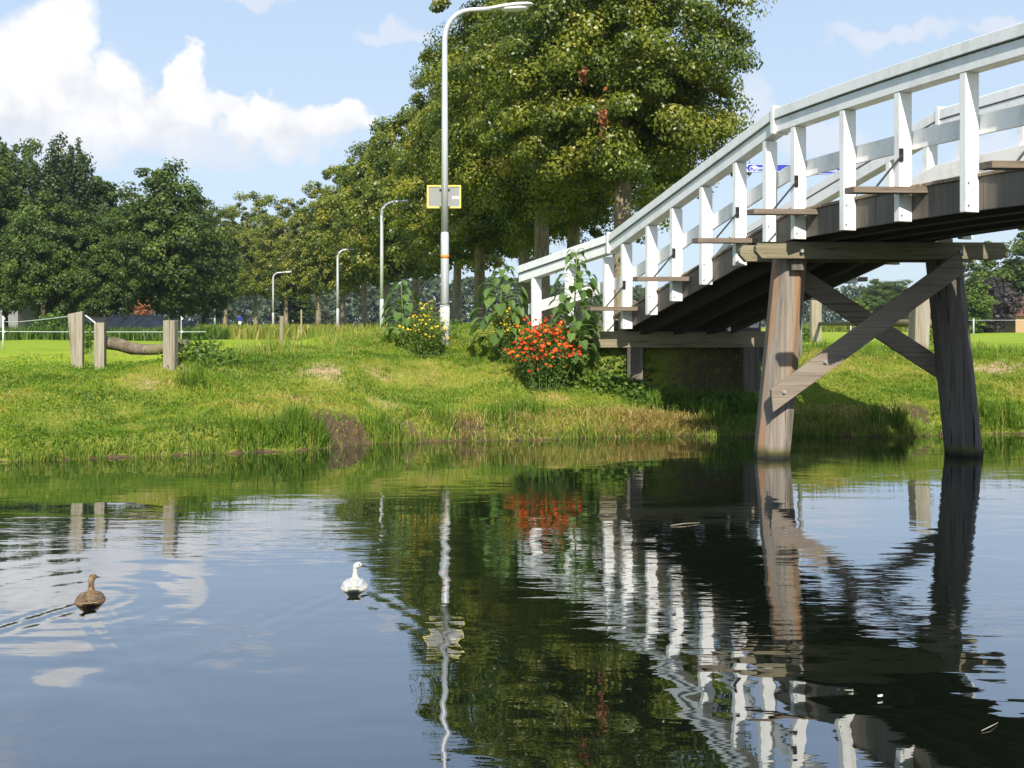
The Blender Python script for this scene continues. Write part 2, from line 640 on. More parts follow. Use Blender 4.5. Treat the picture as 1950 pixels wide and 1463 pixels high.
M['bark_dark'] = mat_bark('oak_bark', (0.035, 0.03, 0.025), (0.09, 0.08, 0.06), (0.17, 0.15, 0.11))
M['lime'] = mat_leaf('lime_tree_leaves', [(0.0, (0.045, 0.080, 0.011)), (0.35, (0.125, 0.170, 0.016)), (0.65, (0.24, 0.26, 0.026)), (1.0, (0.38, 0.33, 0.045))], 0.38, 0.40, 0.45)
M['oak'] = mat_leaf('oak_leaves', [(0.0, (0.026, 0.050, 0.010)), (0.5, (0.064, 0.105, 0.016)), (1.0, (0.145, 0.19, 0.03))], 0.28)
M['birch'] = mat_leaf('birch_leaves', [(0.0, (0.045, 0.07, 0.025)), (0.5, (0.085, 0.12, 0.045)), (1.0, (0.14, 0.18, 0.075))], 0.3)
M['copper'] = mat_leaf('copper_beech_leaves', [(0.0, (0.028, 0.024, 0.026)), (0.5, (0.05, 0.042, 0.042)), (1.0, (0.085, 0.07, 0.062))], 0.2)
M['fresh'] = mat_leaf('fresh_green_leaves', [(0.0, (0.06, 0.10, 0.015)), (0.5, (0.12, 0.19, 0.025)), (1.0, (0.20, 0.27, 0.04))], 0.35)
M['dead'] = mat_leaf('dead_leaves', [(0.0, (0.15, 0.05, 0.02)), (1.0, (0.33, 0.13, 0.05))], 0.2)
M['grass'] = mat_leaf('grass_blades', [(0.0, (0.055, 0.125, 0.012)), (0.36, (0.15, 0.265, 0.018)), (0.58, (0.28, 0.35, 0.032)), (0.76, (0.45, 0.41, 0.08)), (1.0, (0.56, 0.40, 0.18))], 0.40, 0.5, 0.35)
M['reed'] = mat_leaf('reed_blades', [(0.0, (0.055, 0.12, 0.012)), (0.55, (0.15, 0.26, 0.022)), (0.8, (0.27, 0.30, 0.05)), (0.9, (0.42, 0.33, 0.10)), (1.0, (0.50, 0.36, 0.16))], 0.35, 0.5, 0.3)
M['straw'] = mat_leaf('dry_straw', [(0.0, (0.24, 0.17, 0.05)), (0.5, (0.42, 0.32, 0.10)), (1.0, (0.58, 0.47, 0.20))], 0.25)
M['weed'] = mat_leaf('weed_leaves', [(0.0, (0.035, 0.075, 0.014)), (0.5, (0.085, 0.16, 0.022)), (1.0, (0.16, 0.25, 0.035))], 0.35)
M['maize'] = mat_leaf('maize_leaves', [(0.0, (0.10, 0.15, 0.02)), (0.5, (0.20, 0.24, 0.03)), (0.8, (0.33, 0.30, 0.06)), (1.0, (0.48, 0.38, 0.14))], 0.35)
M['sunfl'] = mat_leaf('sunflower_leaves', [(0.0, (0.055, 0.11, 0.022)), (0.5, (0.10, 0.18, 0.04)), (1.0, (0.17, 0.26, 0.06))], 0.35)
M['stem'] = mat_plain('green_stem', (0.13, 0.19, 0.05), 0.6)
M['orange_fl'] = mat_leaf('orange_petals', [(0.0, (0.42, 0.025, 0.012)), (0.45, (0.72, 0.075, 0.012)), (0.85, (0.80, 0.16, 0.015)), (1.0, (0.85, 0.34, 0.03))], 0.2, tcol=(1, 1, 1))
M['yellow_fl'] = mat_leaf('yellow_petals', [(0.0, (0.72, 0.40, 0.01)), (1.0, (0.85, 0.62, 0.04))], 0.2, tcol=(1, 1, 1))
M['far'] = mat_leaf('far_wood_leaves', [(0.0, (0.025, 0.042, 0.020)), (0.5, (0.05, 0.075, 0.032)), (1.0, (0.09, 0.115, 0.045))], 0.2)


def mat_ground():
    m, t = material('ground')
    p = t.pos()
    n = t.noise(p, 1.3, 6.0, 0.65)
    n2 = t.noise(p, 9.0, 6.0, 0.7)
    n3 = t.noise(p, 55.0, 3.0, 0.6)
    turf = t.ramp(t.math('ADD', t.math('MULTIPLY', n, 0.45), t.math('ADD', t.math('MULTIPLY', n2, 0.3), t.math('MULTIPLY', n3, 0.25))),
                  [(0.30, (0.08, 0.10, 0.016)), (0.5, (0.17, 0.19, 0.03)), (0.66, (0.27, 0.25, 0.06)), (0.8, (0.36, 0.28, 0.13))])
    # mown meadow, streaked across the field
    st = t.noise(t.scaled(p, (0.05, 0.55, 1)), 1.0, 5.0, 0.65)
    mn = t.math('ADD', t.math('MULTIPLY', st, 0.55), t.math('MULTIPLY', n2, 0.45))
    meadow = t.ramp(mn, [(0.32, (0.15, 0.23, 0.018)), (0.5, (0.225, 0.31, 0.024)), (0.68, (0.31, 0.37, 0.04))])
    c = t.mix(t.attr('meadow'), turf, meadow)
    dirt = t.ramp(t.math('ADD', t.math('MULTIPLY', n2, 0.5), t.math('MULTIPLY', n3, 0.5)), [(0.3, (0.20, 0.135, 0.075)), (0.5, (0.36, 0.26, 0.15)), (0.7, (0.46, 0.36, 0.22))])
    df = t.maprange(t.math('ADD', t.attr('dirt'), t.math('MULTIPLY', t.math('SUBTRACT', n2, 0.5), 0.9)), 0.42, 0.62)
    c = t.mix(df, c, dirt)
    mud = t.ramp(n2, [(0.3, (0.045, 0.032, 0.02)), (0.7, (0.13, 0.09, 0.055))])
    mf = t.maprange(t.math('ADD', t.attr('mud'), t.math('MULTIPLY', t.math('SUBTRACT', n2, 0.5), 1.3)), 0.4, 0.6)
    c = t.mix(mf, c, mud)
    h = t.math('ADD', t.math('MULTIPLY', n2, 0.7), t.math('MULTIPLY', n3, 0.5))
    t.out(t.principled(c, 0.95, t.bump(h, 0.6, 0.05), spec=0.1))
    return m


def mat_path():
    m, t = material('path_gravel')
    p = t.pos()
    n = t.noise(p, 30.0, 6.0, 0.7)
    n1 = t.noise(p, 1.5, 4.0, 0.6)
    c = t.ramp(t.math('ADD', t.math('MULTIPLY', n, 0.6), t.math('MULTIPLY', n1, 0.4)), [(0.3, (0.10, 0.09, 0.08)), (0.7, (0.24, 0.21, 0.18))])
    t.out(t.principled(c, 0.9, t.bump(n, 0.5, 0.02), spec=0.15))
    return m


def mat_water():
    m, t = material('canal_water')
    p = t.pos()
    sepp = t.n('ShaderNodeSeparateXYZ')
    t.put(sepp.inputs[0], p)
    # wind-ruffled patches: long, low ripples across the view, calmer close in
    r1 = t.noise(t.scaled(p, (0.9, 4.2, 1)), 1.6, 3.0, 0.5, 0.3)
    r2 = t.noise(t.scaled(p, (2.2, 9.0, 1)), 2.2, 2.0, 0.5, 0.2)
    r3 = t.noise(t.scaled(p, (1.0, 1.5, 1)), 1.1, 2.0, 0.45, 0.6)
    patch = t.maprange(t.noise(t.scaled(p, (0.18, 0.5, 1)), 1.0, 3.0, 0.5), 0.42, 0.62, 0.25, 1.0, True)
    band = t.math('MULTIPLY', t.maprange(sepp.outputs[1], 4.2, 5.6, 0.30, 1.0, True), t.maprange(sepp.outputs[1], 8.0, 10.5, 1.0, 0.55, True))
    amp = t.math('MULTIPLY', patch, band)
    h = t.math('ADD', t.math('MULTIPLY', t.math('ADD', t.math('MULTIPLY', r1, 1.0), t.math('MULTIPLY', r2, 0.28)), amp), t.math('MULTIPLY', r3, 1.1))
    nrm = t.bump(h, 1.0, 0.0040)
    gl = t.n('ShaderNodeBsdfGlossy')
    gl.inputs['Roughness'].default_value = 0.0
    gl.inputs['Color'].default_value = (0.94, 0.96, 1.0, 1)
    t.put(gl.inputs['Normal'], nrm)
    df = t.n('ShaderNodeBsdfDiffuse')
    t.put(df.inputs['Color'], t.mix(t.noise(p, 0.6), (0.003, 0.005, 0.003), (0.006, 0.009, 0.005)))
    lw = t.n('ShaderNodeLayerWeight')
    lw.inputs['Blend'].default_value = 0.5
    t.put(lw.inputs['Normal'], nrm)
    fr = t.math('ADD', 0.17, t.math('MULTIPLY', 0.80, t.math('POWER', lw.outputs['Facing'], 2.8)))
    ms = t.n('ShaderNodeMixShader')
    t.put(ms.inputs[0], fr)
    t.put(ms.inputs[1], df.outputs[0])
    t.put(ms.inputs[2], gl.outputs[0])
    t.out(ms.outputs[0])
    return m


M['ground'] = mat_ground()
M['path'] = mat_path()
M['water'] = mat_water()


# ------------------------------------------------------------------ ground, water, path
def grade(a, b, fine0, fine1, step, grow):
    v = list(np.arange(fine0, fine1 + 1e-6, step))
    x, s = v[-1], step
    while x < b:
        s *= grow
        x += s
        v.append(min(x, b))
    x, s = v[0], step
    pre = []
    while x > a:
        s *= grow
        x -= s
        pre.append(max(x, a))
    return np.array(pre[::-1] + v)


DIRT = []
for (px, py, rx, ry, k) in [(615, 705, 0.55, 0.35, 0.75), (720, 712, 0.7, 0.3, 0.6), (800, 705, 0.5, 0.3, 0.45), (285, 735, 0.6, 0.25, 0.6), (310, 805, 0.7, 0.2, 0.45),
                            (90, 805, 0.5, 0.2, 0.4), (245, 785, 0.4, 0.2, 0.4), (480, 790, 0.35, 0.2, 0.55), (740, 770, 0.6, 0.2, 0.6), (850, 775, 0.5, 0.2, 0.5), (1060, 760, 0.5, 0.2, 0.5),
                            (340, 702, 0.3, 0.2, 0.6), (1890, 705, 0.9, 0.3, 0.75), (1600, 700, 0.5, 0.3, 0.4), (1650, 785, 0.5, 0.15, 0.4), (1210, 800, 0.6, 0.2, 0.5), (560, 770, 0.4, 0.2, 0.45)]:
    hx, hy, hz = hit(px, py)
    DIRT.append((hx, hy, rx, ry * 1.6, k * 0.86))
MUD = []
for (px, py, rx, ry, k) in [(655, 824, 0.40, 0.30, 1.15), (635, 800, 0.50, 0.16, 0.85), (770, 825, 0.8, 0.15, 0.6), (890, 815, 0.45, 0.2, 0.7), (620, 790, 0.3, 0.15, 0.6), (1735, 785, 0.35, 0.2, 0.9), (1380, 780, 1.1, 0.5, 0.8), (1640, 790, 0.5, 0.15, 0.5)]:
    hx, hy, hz = hit(px, py)
    MUD.append((hx, hy, rx, ry * 1.6, k))


def patches(lst, x, y):
    v = np.zeros(np.shape(x))
    for (a, b, rx, ry, k) in lst:
        v = np.maximum(v, k * np.exp(-(((x - a) / rx) ** 2 + ((y - b) / ry) ** 2)))
    return v


def meadow_mask(x, y):
    q = y - edge(x)
    st = 2.3 + 3.0 * sstep(-5.0, -3.0, x)
    left = sstep(st, st + 1.6, q + (fnoise(x * 0.9, y * 0.9) - 0.5) * 1.6) * (1 - sstep(-3.2, -1.6, x + 0.13 * (y - 20)))
    right = sstep(3.4, 5.5, q + (fnoise(x * 0.5, y * 0.5) - 0.5) * 2) * sstep(4.2, 6.0, x)
    return np.clip(left + right, 0, 1)


gx = grade(-900, 900, -9.5, 11, 0.10, 1.16)
gy = grade(-120, 1400, 10.5, 26, 0.10, 1.12)
XX, YY = np.meshgrid(gx, gy, indexing='ij')
ZZ = H(XX, YY)
nx, ny = XX.shape
ii = np.arange(nx * ny).reshape(nx, ny)
faces = np.stack([ii[:-1, :-1], ii[1:, :-1], ii[1:, 1:], ii[:-1, 1:]], -1).reshape(-1, 4)
gv = np.stack([XX, YY, ZZ], -1).reshape(-1, 3)
qq = YY - edge(XX)
mudv = np.maximum(patches(MUD, XX, YY), np.where((qq < 0.02) & (YY > 6), 0.8, 0))
mudv = np.maximum(mudv, np.where((near_edge(XX) - YY < 0.1) & (YY < 8), 0.8, 0))
gme = np_mesh('ground', gv, faces, smooth=True, extra={'meadow': meadow_mask(XX, YY).ravel(), 'dirt': patches(DIRT, XX, YY).ravel(), 'mud': mudv.ravel()})
tag(link_mesh('ground', gme, M['ground']), kind='structure')

# water with the ducks' wakes as real waves
DUCKS = [(at(172, 5.80), 5.80), (at(675, 6.10), 6.10)]


def wake(x, y):
    h = np.zeros(x.shape)
    for k, (dx, dy) in enumerate(DUCKS):
        back = (dy - 0.05) - y                       # distance behind the duck
        side = np.abs(x - dx - 0.10 * np.maximum(back, 0))
        r = np.hypot(x - dx, y - dy)
        a = (1.0, 0.30)[k]
        # arms of the V
        arm = side - 0.55 * np.maximum(back, 0)
        h += a * 0.0030 * np.exp(-(arm / 0.16) ** 2) * np.cos(arm * 2 * np.pi / 0.15) * sstep(-0.1, 0.25, back) * np.exp(-np.maximum(back, 0) / 1.1)
        # waves crossing between the arms
        ins = 1 - sstep(-0.1, 0.15, arm)
        h += a * 0.0008 * np.cos(back * 2 * np.pi / 0.17 - 1.2 * (side / 0.5) ** 2 + 3.0 * fnoise(x * 3, y * 3)) * ins * sstep(0, 0.2, back) * np.exp(-np.maximum(back, 0) / 0.9)
        # rings spreading round the breast
        h += a * 0.0008 * np.cos(r * 2 * np.pi / 0.14) * np.exp(-r / 0.45) * sstep(0.08, 0.2, r)
        h += a * 0.0005 * np.cos(r * 2 * np.pi / 0.34 + 1.3 * k) * np.exp(-(r - 0.8) ** 2 / 0.5)
    # broad slow swell from the wake, bottom left
    h += 0.0048 * np.exp(-(((x + 2.2) / 0.9) ** 2 + ((y - 4.45) / 0.55) ** 2)) * (fnoise(x * 2.0 + 3, y * 3.0 + x * 1.0, 2) - 0.5) * 2
    h += 0.0045 * np.exp(-(((x - 1.35) / 1.1) ** 2 + ((y - 4.3) / 0.75) ** 2)) * (fnoise(x * 1.6 + 9, y * 2.6 + 4) - 0.5) * 2
    return h


wx = grade(-500, 500, -4.6, 3.2, 0.028, 1.2)
wy = grade(-60, 70, 3.3, 7.6, 0.028, 1.2)
WX, WY = np.meshgrid(wx, wy, indexing='ij')
WZ = wake(WX, WY)
nx, ny = WX.shape
ii = np.arange(nx * ny).reshape(nx, ny)
faces = np.stack([ii[:-1, :-1], ii[1:, :-1], ii[1:, 1:], ii[:-1, 1:]], -1).reshape(-1, 4)
wme = np_mesh('water', np.stack([WX, WY, WZ], -1).reshape(-1, 3), faces, smooth=True)
tag(link_mesh('water', wme, M['water']), kind='structure')

# path over the ramp and away between the trees
pv, pf = [], []
dense = []
for a, b in zip(PATH[1:-1], PATH[2:]):
    n = max(2, int(math.hypot(b[0] - a[0], b[1] - a[1]) / 0.6))
    dense += [(a[0] + (b[0] - a[0]) * i / n, a[1] + (b[1] - a[1]) * i / n) for i in range(n)]
dense = dense[1:]
for i, (x, y) in enumerate(dense):
    x2, y2 = dense[min(i + 1, len(dense) - 1)]
    x1, y1 = dense[max(i - 1, 0)]
    L = math.hypot(x2 - x1, y2 - y1)
    nxv, nyv = (y2 - y1) / L, -(x2 - x1) / L
    for j in range(5):
        u = (j - 2) / 2 * 0.85
        X, Y = x + nxv * u, y + nyv * u
        pv.append((X, Y, Hs(X, Y) + 0.02))
    if i:
        for j in range(4):
            b0 = (i - 1) * 5 + j
            pf.append((b0, b0 + 1, b0 + 6, b0 + 5))
tag(link_mesh('path', np_mesh('path', np.array(pv), np.array(pf), smooth=True), M['path']), kind='structure')


# ------------------------------------------------------------------ the bridge
bridge = thing('footbridge', 'white railed wooden footbridge on timber piles crossing the canal', 'bridge', (BK.x, BK.y, 0))


def extrude(mb, path, sec):
    """path: (s, zref) stations on the bridge line; sec: closed outline of (t, dz)"""
    rings = [[BP(s, t, z + dz) for (t, dz) in sec] for (s, z) in path]
    mb.loft(rings)


def rect(t0, t1, z0, z1):
    return [(t0, z0), (t1, z0), (t1, z1), (t0, z1)]


SP = [-10.3, -9.2, -8.0, -7.0, -6.0, -5.4, -4.8, -4.2, -3.6, -3.0, -2.4, -1.8, -1.2, -0.6, 0.0, 1.0, 2.0, 3.0, 4.14]
RAILH = 1.22
for side in (0, 1):
    # side 0 faces the camera; side 1 mirrors it across the deck
    def T(t):
        return t if side == 0 else BW - t

    def S(sp, t):
        return sp - SK * t
    base_t = T(0.0)
    pth = [(S(sp, base_t), f_deck(sp)) for sp in SP]

    def sec(t0, t1, z0, z1):
        a, b = sorted((T(t0), T(t1)))
        return rect(a, b, z0, z1)
    mb = MB()
    extrude(mb, pth, sec(0.168, 0.208, -0.345, -0.036))
    mb.build('fascia_board', M['fascia'], bridge, 0.003)
    # handrail: capping board over a lower board with a dark strip painting the shadow gap between
    mb = MB()
    cap = [(T(-0.035), RAILH - 0.125), (T(0.178), RAILH - 0.125), (T(0.178), RAILH - 0.012), (T(0.150), RAILH), (T(-0.002), RAILH), (T(-0.035), RAILH - 0.012)]
    extrude(mb, pth, cap)
    rail = mb.build('handrail', M['white_rail'], bridge, 0.004)
    mb = MB()
    extrude(mb, pth, sec(-0.004, 0.166, RAILH - 0.285, RAILH - 0.139))
    mb.build('lower_board', M['white_rail'], rail, 0.004)
    mb = MB()
    extrude(mb, pth, sec(0.012, 0.150, RAILH - 0.142, RAILH - 0.122))
    mb.build('joint_shadow_strip', M['gap'], rail)
    mb = MB()
    extrude(mb, pth, sec(0.170, 0.203, 0.36, 0.55))
    mb.build('mid_rail', M['white'], bridge, 0.004)
    for kk in (0.0, -6.0, 4.14, -10.14):
        s = S(kk, base_t)
        z = f_deck(kk)
        mb = MB()
        a, b = sorted((T(-0.045), T(0.183)))
        c = BP(s, (a + b) / 2, z + RAILH - 0.135)
        mb.obox(c, BD * 0.028, BN * ((b - a) / 2), Vector((0, 0, 0.165)))
        mb.build('joint_plate', M['white'], rail, 0.004)
    # flared end rails on the bank
    for end in (1, -1):
        sp0 = 4.14 if end > 0 else -10.3
        p0 = BP(S(sp0, base_t), base_t, 0)
        z0 = f_deck(sp0)
        fl = -1 if side == 0 else 1
        d2 = (Vector((-0.6, 0.8, 0)) if side == 0 else Vector((0.02, 1, 0))) if end > 0 else (Vector((0.05, -1, 0)) if side == 0 else Vector((0.72, -0.7, 0)))
        d2.normalize()
        n2 = Vector((d2.y, -d2.x, 0)) * (1 if end > 0 else -1)
        sg = 1 if side == 0 else -1
        Lr = 2.34

        def bar(t0, t1, h0, h1, name, mat, par):
            mb = MB()
            ring = []
            for u in (0.02, Lr):
                zz = z0 + RAILH - 0.39 * u / Lr
                ring.append([p0 + d2 * u + n2 * sg * t + Vector((0, 0, zz + h)) for (t, h) in ((t0, h0), (t1, h0), (t1, h1), (t0, h1))])
            mb.loft(ring)
            return mb.build(name, mat, par, 0.004)
        er = bar(-0.035, 0.178, -0.125, 0.0, 'end_handrail', M['white_rail'], bridge)
        bar(-0.004, 0.166, -0.285, -0.139, 'lower_board', M['white_rail'], er)
        bar(0.012, 0.150, -0.142, -0.122, 'joint_shadow_strip', M['gap'], er)
        mb = MB()
        ring = []
        for u in (0.02, Lr - 0.05):
            zz = z0 + 0.36 - 0.39 * u / Lr
            ring.append([p0 + d2 * u + n2 * sg * t + Vector((0, 0, zz + h)) for (t, h) in ((0.170, 0), (0.203, 0), (0.203, 0.19), (0.170, 0.19))])
        mb.loft(ring)
        mb.build('mid_rail', M['white'], bridge, 0.004)
        for u in (1.05, 1.95):
            zt = z0 + RAILH - 0.39 * u / Lr - 0.286
            c = p0 + d2 * u + n2 * sg * 0.083
            g = Hs(c.x, c.y) - 0.15
            mb = MB()
            mb.obox((c.x, c.y, (zt + g) / 2), d2 * 0.04, n2 * 0.083, Vector((0, 0, (zt - g) / 2)))
            mb.build('rail_post', M['white'], bridge, 0.004)

POSTS = [4.22, 3.634, 2.887, 2.214, 1.475, 0.715, 0.10, -0.43, -1.252, -2.055, -2.885, -3.70, -4.52, -5.30, -5.95, -6.7, -7.45, -8.2, -8.95, -9.7]
OUTR = [3.634, 2.214, 0.715, -0.43, -2.055, -3.70, -5.30, -6.7, -8.2, -9.7]
POSTS = [p + 0.10 for p in POSTS]
OUTR = [p + 0.10 for p in OUTR]
for side in (0, 1):
    for sp in POSTS:
        tc = 0.083 if side == 0 else BW - 0.083
        s = sp if side == 0 else sp - SK * BW
        spx = s + SK * tc
        z = f_deck(spx)
        zb, zt = z - 0.365, z + RAILH - 0.2865
        mb = MB()
        mb.obox(BP(s, tc, (zb + zt) / 2), BD * 0.036, BN * 0.083, Vector((0, 0, (zt - zb) / 2)))
        po = mb.build('rail_post', M['white'], bridge, 0.004)
        for dz in (0.06, 0.27):
            c = BP(s - 0.0365, 0.03 if side == 0 else BW - 0.03, zb + dz)
            MB().tube([c, c - BD * 0.008], 0.011, 6).build('bolt', M['bolt'], po)
E = (BN - BD * SK).normalized()
for sp in OUTR:
    z = f_deck(sp)
    s0 = sp - 0.115
    mb = MB()
    tl, th = -0.53, BW + 0.53
    pa, pb = BP(s0 - SK * tl, tl, z - 0.068), BP(s0 - SK * th, th, z - 0.068)
    c = (pa + pb) / 2
    mb.obox(c, (pb - pa) / 2, BD * 0.07, Vector((0, 0, 0.031)))
    mb.build('outrigger', M['outrig'], bridge, 0.004)
    for side in (0, 1):
        tm = -0.28 if side == 0 else BW + 0.28
        tp = 0.02 if side == 0 else BW - 0.02
        sgn = 1 if side == 0 else -1
        a = BP(s0 - SK * tm, tm, z - 0.04)
        sp_post = (sp if side == 0 else sp - SK * BW)
        b = BP(sp_post - 0.055, tp, z + 0.30)
        mb = MB()
        mb.tube([a, b, b + Vector((0, 0, 0.05))], 0.011, 8)
        mb.obox(b + Vector((0, 0, 0.0)) + BD * 0.011, BD * 0.008, BN * 0.022, Vector((0, 0, 0.065)))
        mb.build('brace_rod', M['iron'], bridge)

# deck planks laid on the skew
mb = MB()
sp = -10.3
rr = random.Random(4)
while sp < 4.3:
    sp1 = sp + 0.138
    za, zb_ = f_deck(sp), f_deck(sp1)
    j0, j1 = 0.150 - rr.random() * 0.012, BW - 0.150 + rr.random() * 0.012
    dz = rr.random() * 0.003
    P8 = []
    for h in (-0.0355, 0.0):
        for (ss, tt, zz) in ((sp, j0, za), (sp, j1, za), (sp1, j1, zb_), (sp1, j0, zb_)):
            p = BP(ss - SK * tt, tt, zz + h + dz)
            P8.append(p)
    mb.hexa(P8)
    sp += 0.147
mb.build('deck', M['deck'], bridge, 0.004, seg=1)
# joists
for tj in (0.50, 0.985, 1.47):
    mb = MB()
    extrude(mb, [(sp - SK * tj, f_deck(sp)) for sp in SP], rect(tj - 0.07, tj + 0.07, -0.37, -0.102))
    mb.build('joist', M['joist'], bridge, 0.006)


def pile(xb, xt, yc, ztop, mat, w=0.205, ch=0.115, lean=0.02):
    def ring(cx, cy, z, k):
        a, c = w * k, ch * k
        return [Vector((cx + u, cy + v, z)) for (u, v) in ((-a + c, -a), (a - c, -a), (a, -a + c), (a, a - c), (a - c, a), (-a + c, a), (-a, a - c), (-a, -a + c))]
    mb = MB()
    rings = []
    for i in range(9):
        f = i / 8
        z = -0.9 + (ztop + 0.9) * f
        x = xb + (xt - xb) * (z / ztop)
        rings.append(ring(x, yc + lean * f, z, 1.0 - 0.07 * f))
    mb.loft(rings)
    return mb.build('pile', mat, bridge, 0.012)


def plank(name, x0, z0, x1, z1, y0, y1, half, mat, cut0=0.0, cut1=0.0, par=None):
    """a flat timber in a plane of constant y, between two points, with angled ends"""
    d = Vector((x1 - x0, 0, z1 - z0)).normalized()
    n = Vector((-d.z, 0, d.x))
    a, b = Vector((x0, 0, z0)), Vector((x1, 0, z1))
    out = [a - n * half - d * cut0, b - n * half - d * cut1, b + n * half + d * cut1, a + n * half + d * cut0]
    mb = MB()
    mb.loft([[Vector((p.x, y0 if k == 0 else y1, p.z)) for p in out] for k in (0, 1)])
    return mb.build(name, mat, par or bridge, 0.006)


def cap_beam(x0, x1, y0, y1, z0, z1, mat, slope=0.04, name='cap_beam'):
    c = (z1 - z0) * 0.42
    prof = [(x0 + c * 0.9, z0), (x1 - c * 0.6, z0), (x1, z0 + c * 0.9), (x1, z1 - c * 0.7), (x1 - c * 0.6, z1), (x0 + c * 0.5, z1), (x0, z1 - c * 0.7), (x0, z0 + c)]
    mb = MB()
    mb.loft([[Vector((x, y + slope * (x - x0), z)) for (x, z) in prof] for y in (y0, y1)])
    return mb.build(name, mat, bridge, 0.008)


def pier(dy, dx, sh=False):
    pl = pile(3.135 + dx, 3.375 + dx, 12.05 + dy, 2.56, M['pile'])
    pr = pile(5.545 + dx, 5.285 + dx, 12.24 + dy, 2.56, M['pile_grey_shaded'])
    cap_beam(2.86 + dx, 5.86 + dx, 11.70 + dy, 11.83 + dy, 2.372, 2.572, M['beam'])
    cap_beam(2.80 + dx, 5.80 + dx, 12.25 + dy, 12.38 + dy, 2.372, 2.572, M['beam'])
    b = plank('cross_brace', 3.05 + dx, 0.70, 5.28 + dx, 2.33, 11.70 + dy, 11.765 + dy, 0.115, M['brace'], 0.07, 0.03)
    b2 = plank('cross_brace', 3.42 + dx, 2.28, 5.50 + dx, 0.93, 12.36 + dy, 12.43 + dy, 0.115, M['brace'])
    for (u, w_) in ((0.06, 0.0), (0.30, 0.02)):
        mb = MB()
        p = Vector((3.05 + dx + 2.23 * u * 0.9 + 0.02, 11.70 + dy, 0.70 + 1.63 * u * 0.9 + 0.02))
        mb.tube([p, p + Vector((0, -0.014, 0))], 0.026, 8)
        mb.tube([p + Vector((0, -0.012, 0)), p + Vector((0, -0.03, 0))], 0.014, 6)
        mb.build('bolt', M['bolt'], b)
    for (px_, pz, yy) in ((3.40, 2.46, 11.70), (5.30, 2.46, 11.79)):
        mb = MB()
        p = Vector((px_ + dx, yy + dy + 0.02 - 0.02, pz))
        mb.tube([p + Vector((0, 0.02, 0)), p + Vector((0, -0.02, 0))], 0.022, 8)
        mb.build('bolt', M['bolt'], bridge)
    for (px_, yy) in ((3.38, 11.84), (5.28, 12.03)):
        mb = MB()
        mb.box(px_ - 0.075 + dx, px_ + 0.075 + dx, yy - 0.035 + dy - 0.01, yy + 0.02 + dy, 2.24, 2.375)
        mb.build('corbel', M['pile_grey_shaded'], bridge, 0.006)


pier(0.0, 0.0)
s6 = BP(-6, 0, 0) - BP(0, 0, 0)
pier(s6.y, s6.x)

# abutments
for sp_a, flip in ((4.02, 1), (-10.1, -1)):
    a = BP(sp_a, 0, 0)
    oy = a.y - 0.02
    if flip > 0:
        x0, x1 = 1.27, 4.07
    else:
        x0, x1 = a.x - 0.4, a.x + 2.4
    y0 = 15.60 if flip > 0 else oy - 0.1
    cap_beam(x0, x1, y0, y0 + 0.26, 1.235, 1.492, M['beam'], 0.03, 'abutment_beam')
    for fx in (0.235, 0.885):
        xx = x0 + (x1 - x0) * fx
        mb = MB()
        mb.box(xx - 0.125, xx + 0.125, y0 + 0.03, y0 + 0.28, -0.4, 1.234)
        mb.build('abutment_post', M['pile_grey_shaded'], bridge, 0.01)
    yw = y0 + (0.30 if flip > 0 else -0.09)
    mb = MB()
    for k in range(8):
        zz = -0.3 + k * 0.2
        mb.box(x0 + 0.11, x1 - 0.02, yw + 0.004 * (k % 2), yw + 0.06, zz, zz + 0.192)
    mb.build('abutment_wall', M['abut'], bridge, 0.006)
    # end board closing the deck
    mb = MB()
    mb.box(x0 + 0.05, x1 - 0.1, yw - 0.02, yw + 0.05, 1.30 + 0.16, 1.66)
    mb.build('end_board', M['abut'], bridge, 0.006)


# ------------------------------------------------------------------ vegetation helpers
def leaf_quads(cen, size, nrm_bias, rng, aspect=0.62, droop=0.0, spread=0.75):
    """one kite-shaped leaf per centre"""
    n = len(cen)
    nv = rng.normal(size=(n, 3)) * spread + nrm_bias
    nv /= np.linalg.norm(nv, axis=1, keepdims=True) + 1e-9
    t = rng.normal(size=(n, 3))
    t[:, 2] -= droop
    t -= nv * (t * nv).sum(1, keepdims=True)
    t /= np.linalg.norm(t, axis=1, keepdims=True) + 1e-9
    b = np.cross(nv, t)
    l = (size * rng.uniform(0.7, 1.3, n))[:, None]
    wd = l * aspect * 0.5
    v = np.stack([cen - t * l * 0.5, cen + b * wd - t * l * 0.08, cen + t * l * 0.5, cen - b * wd - t * l * 0.08], 1).reshape(-1, 3)
    f = np.arange(n * 4, dtype=np.int32).reshape(n, 4)
    return v, f


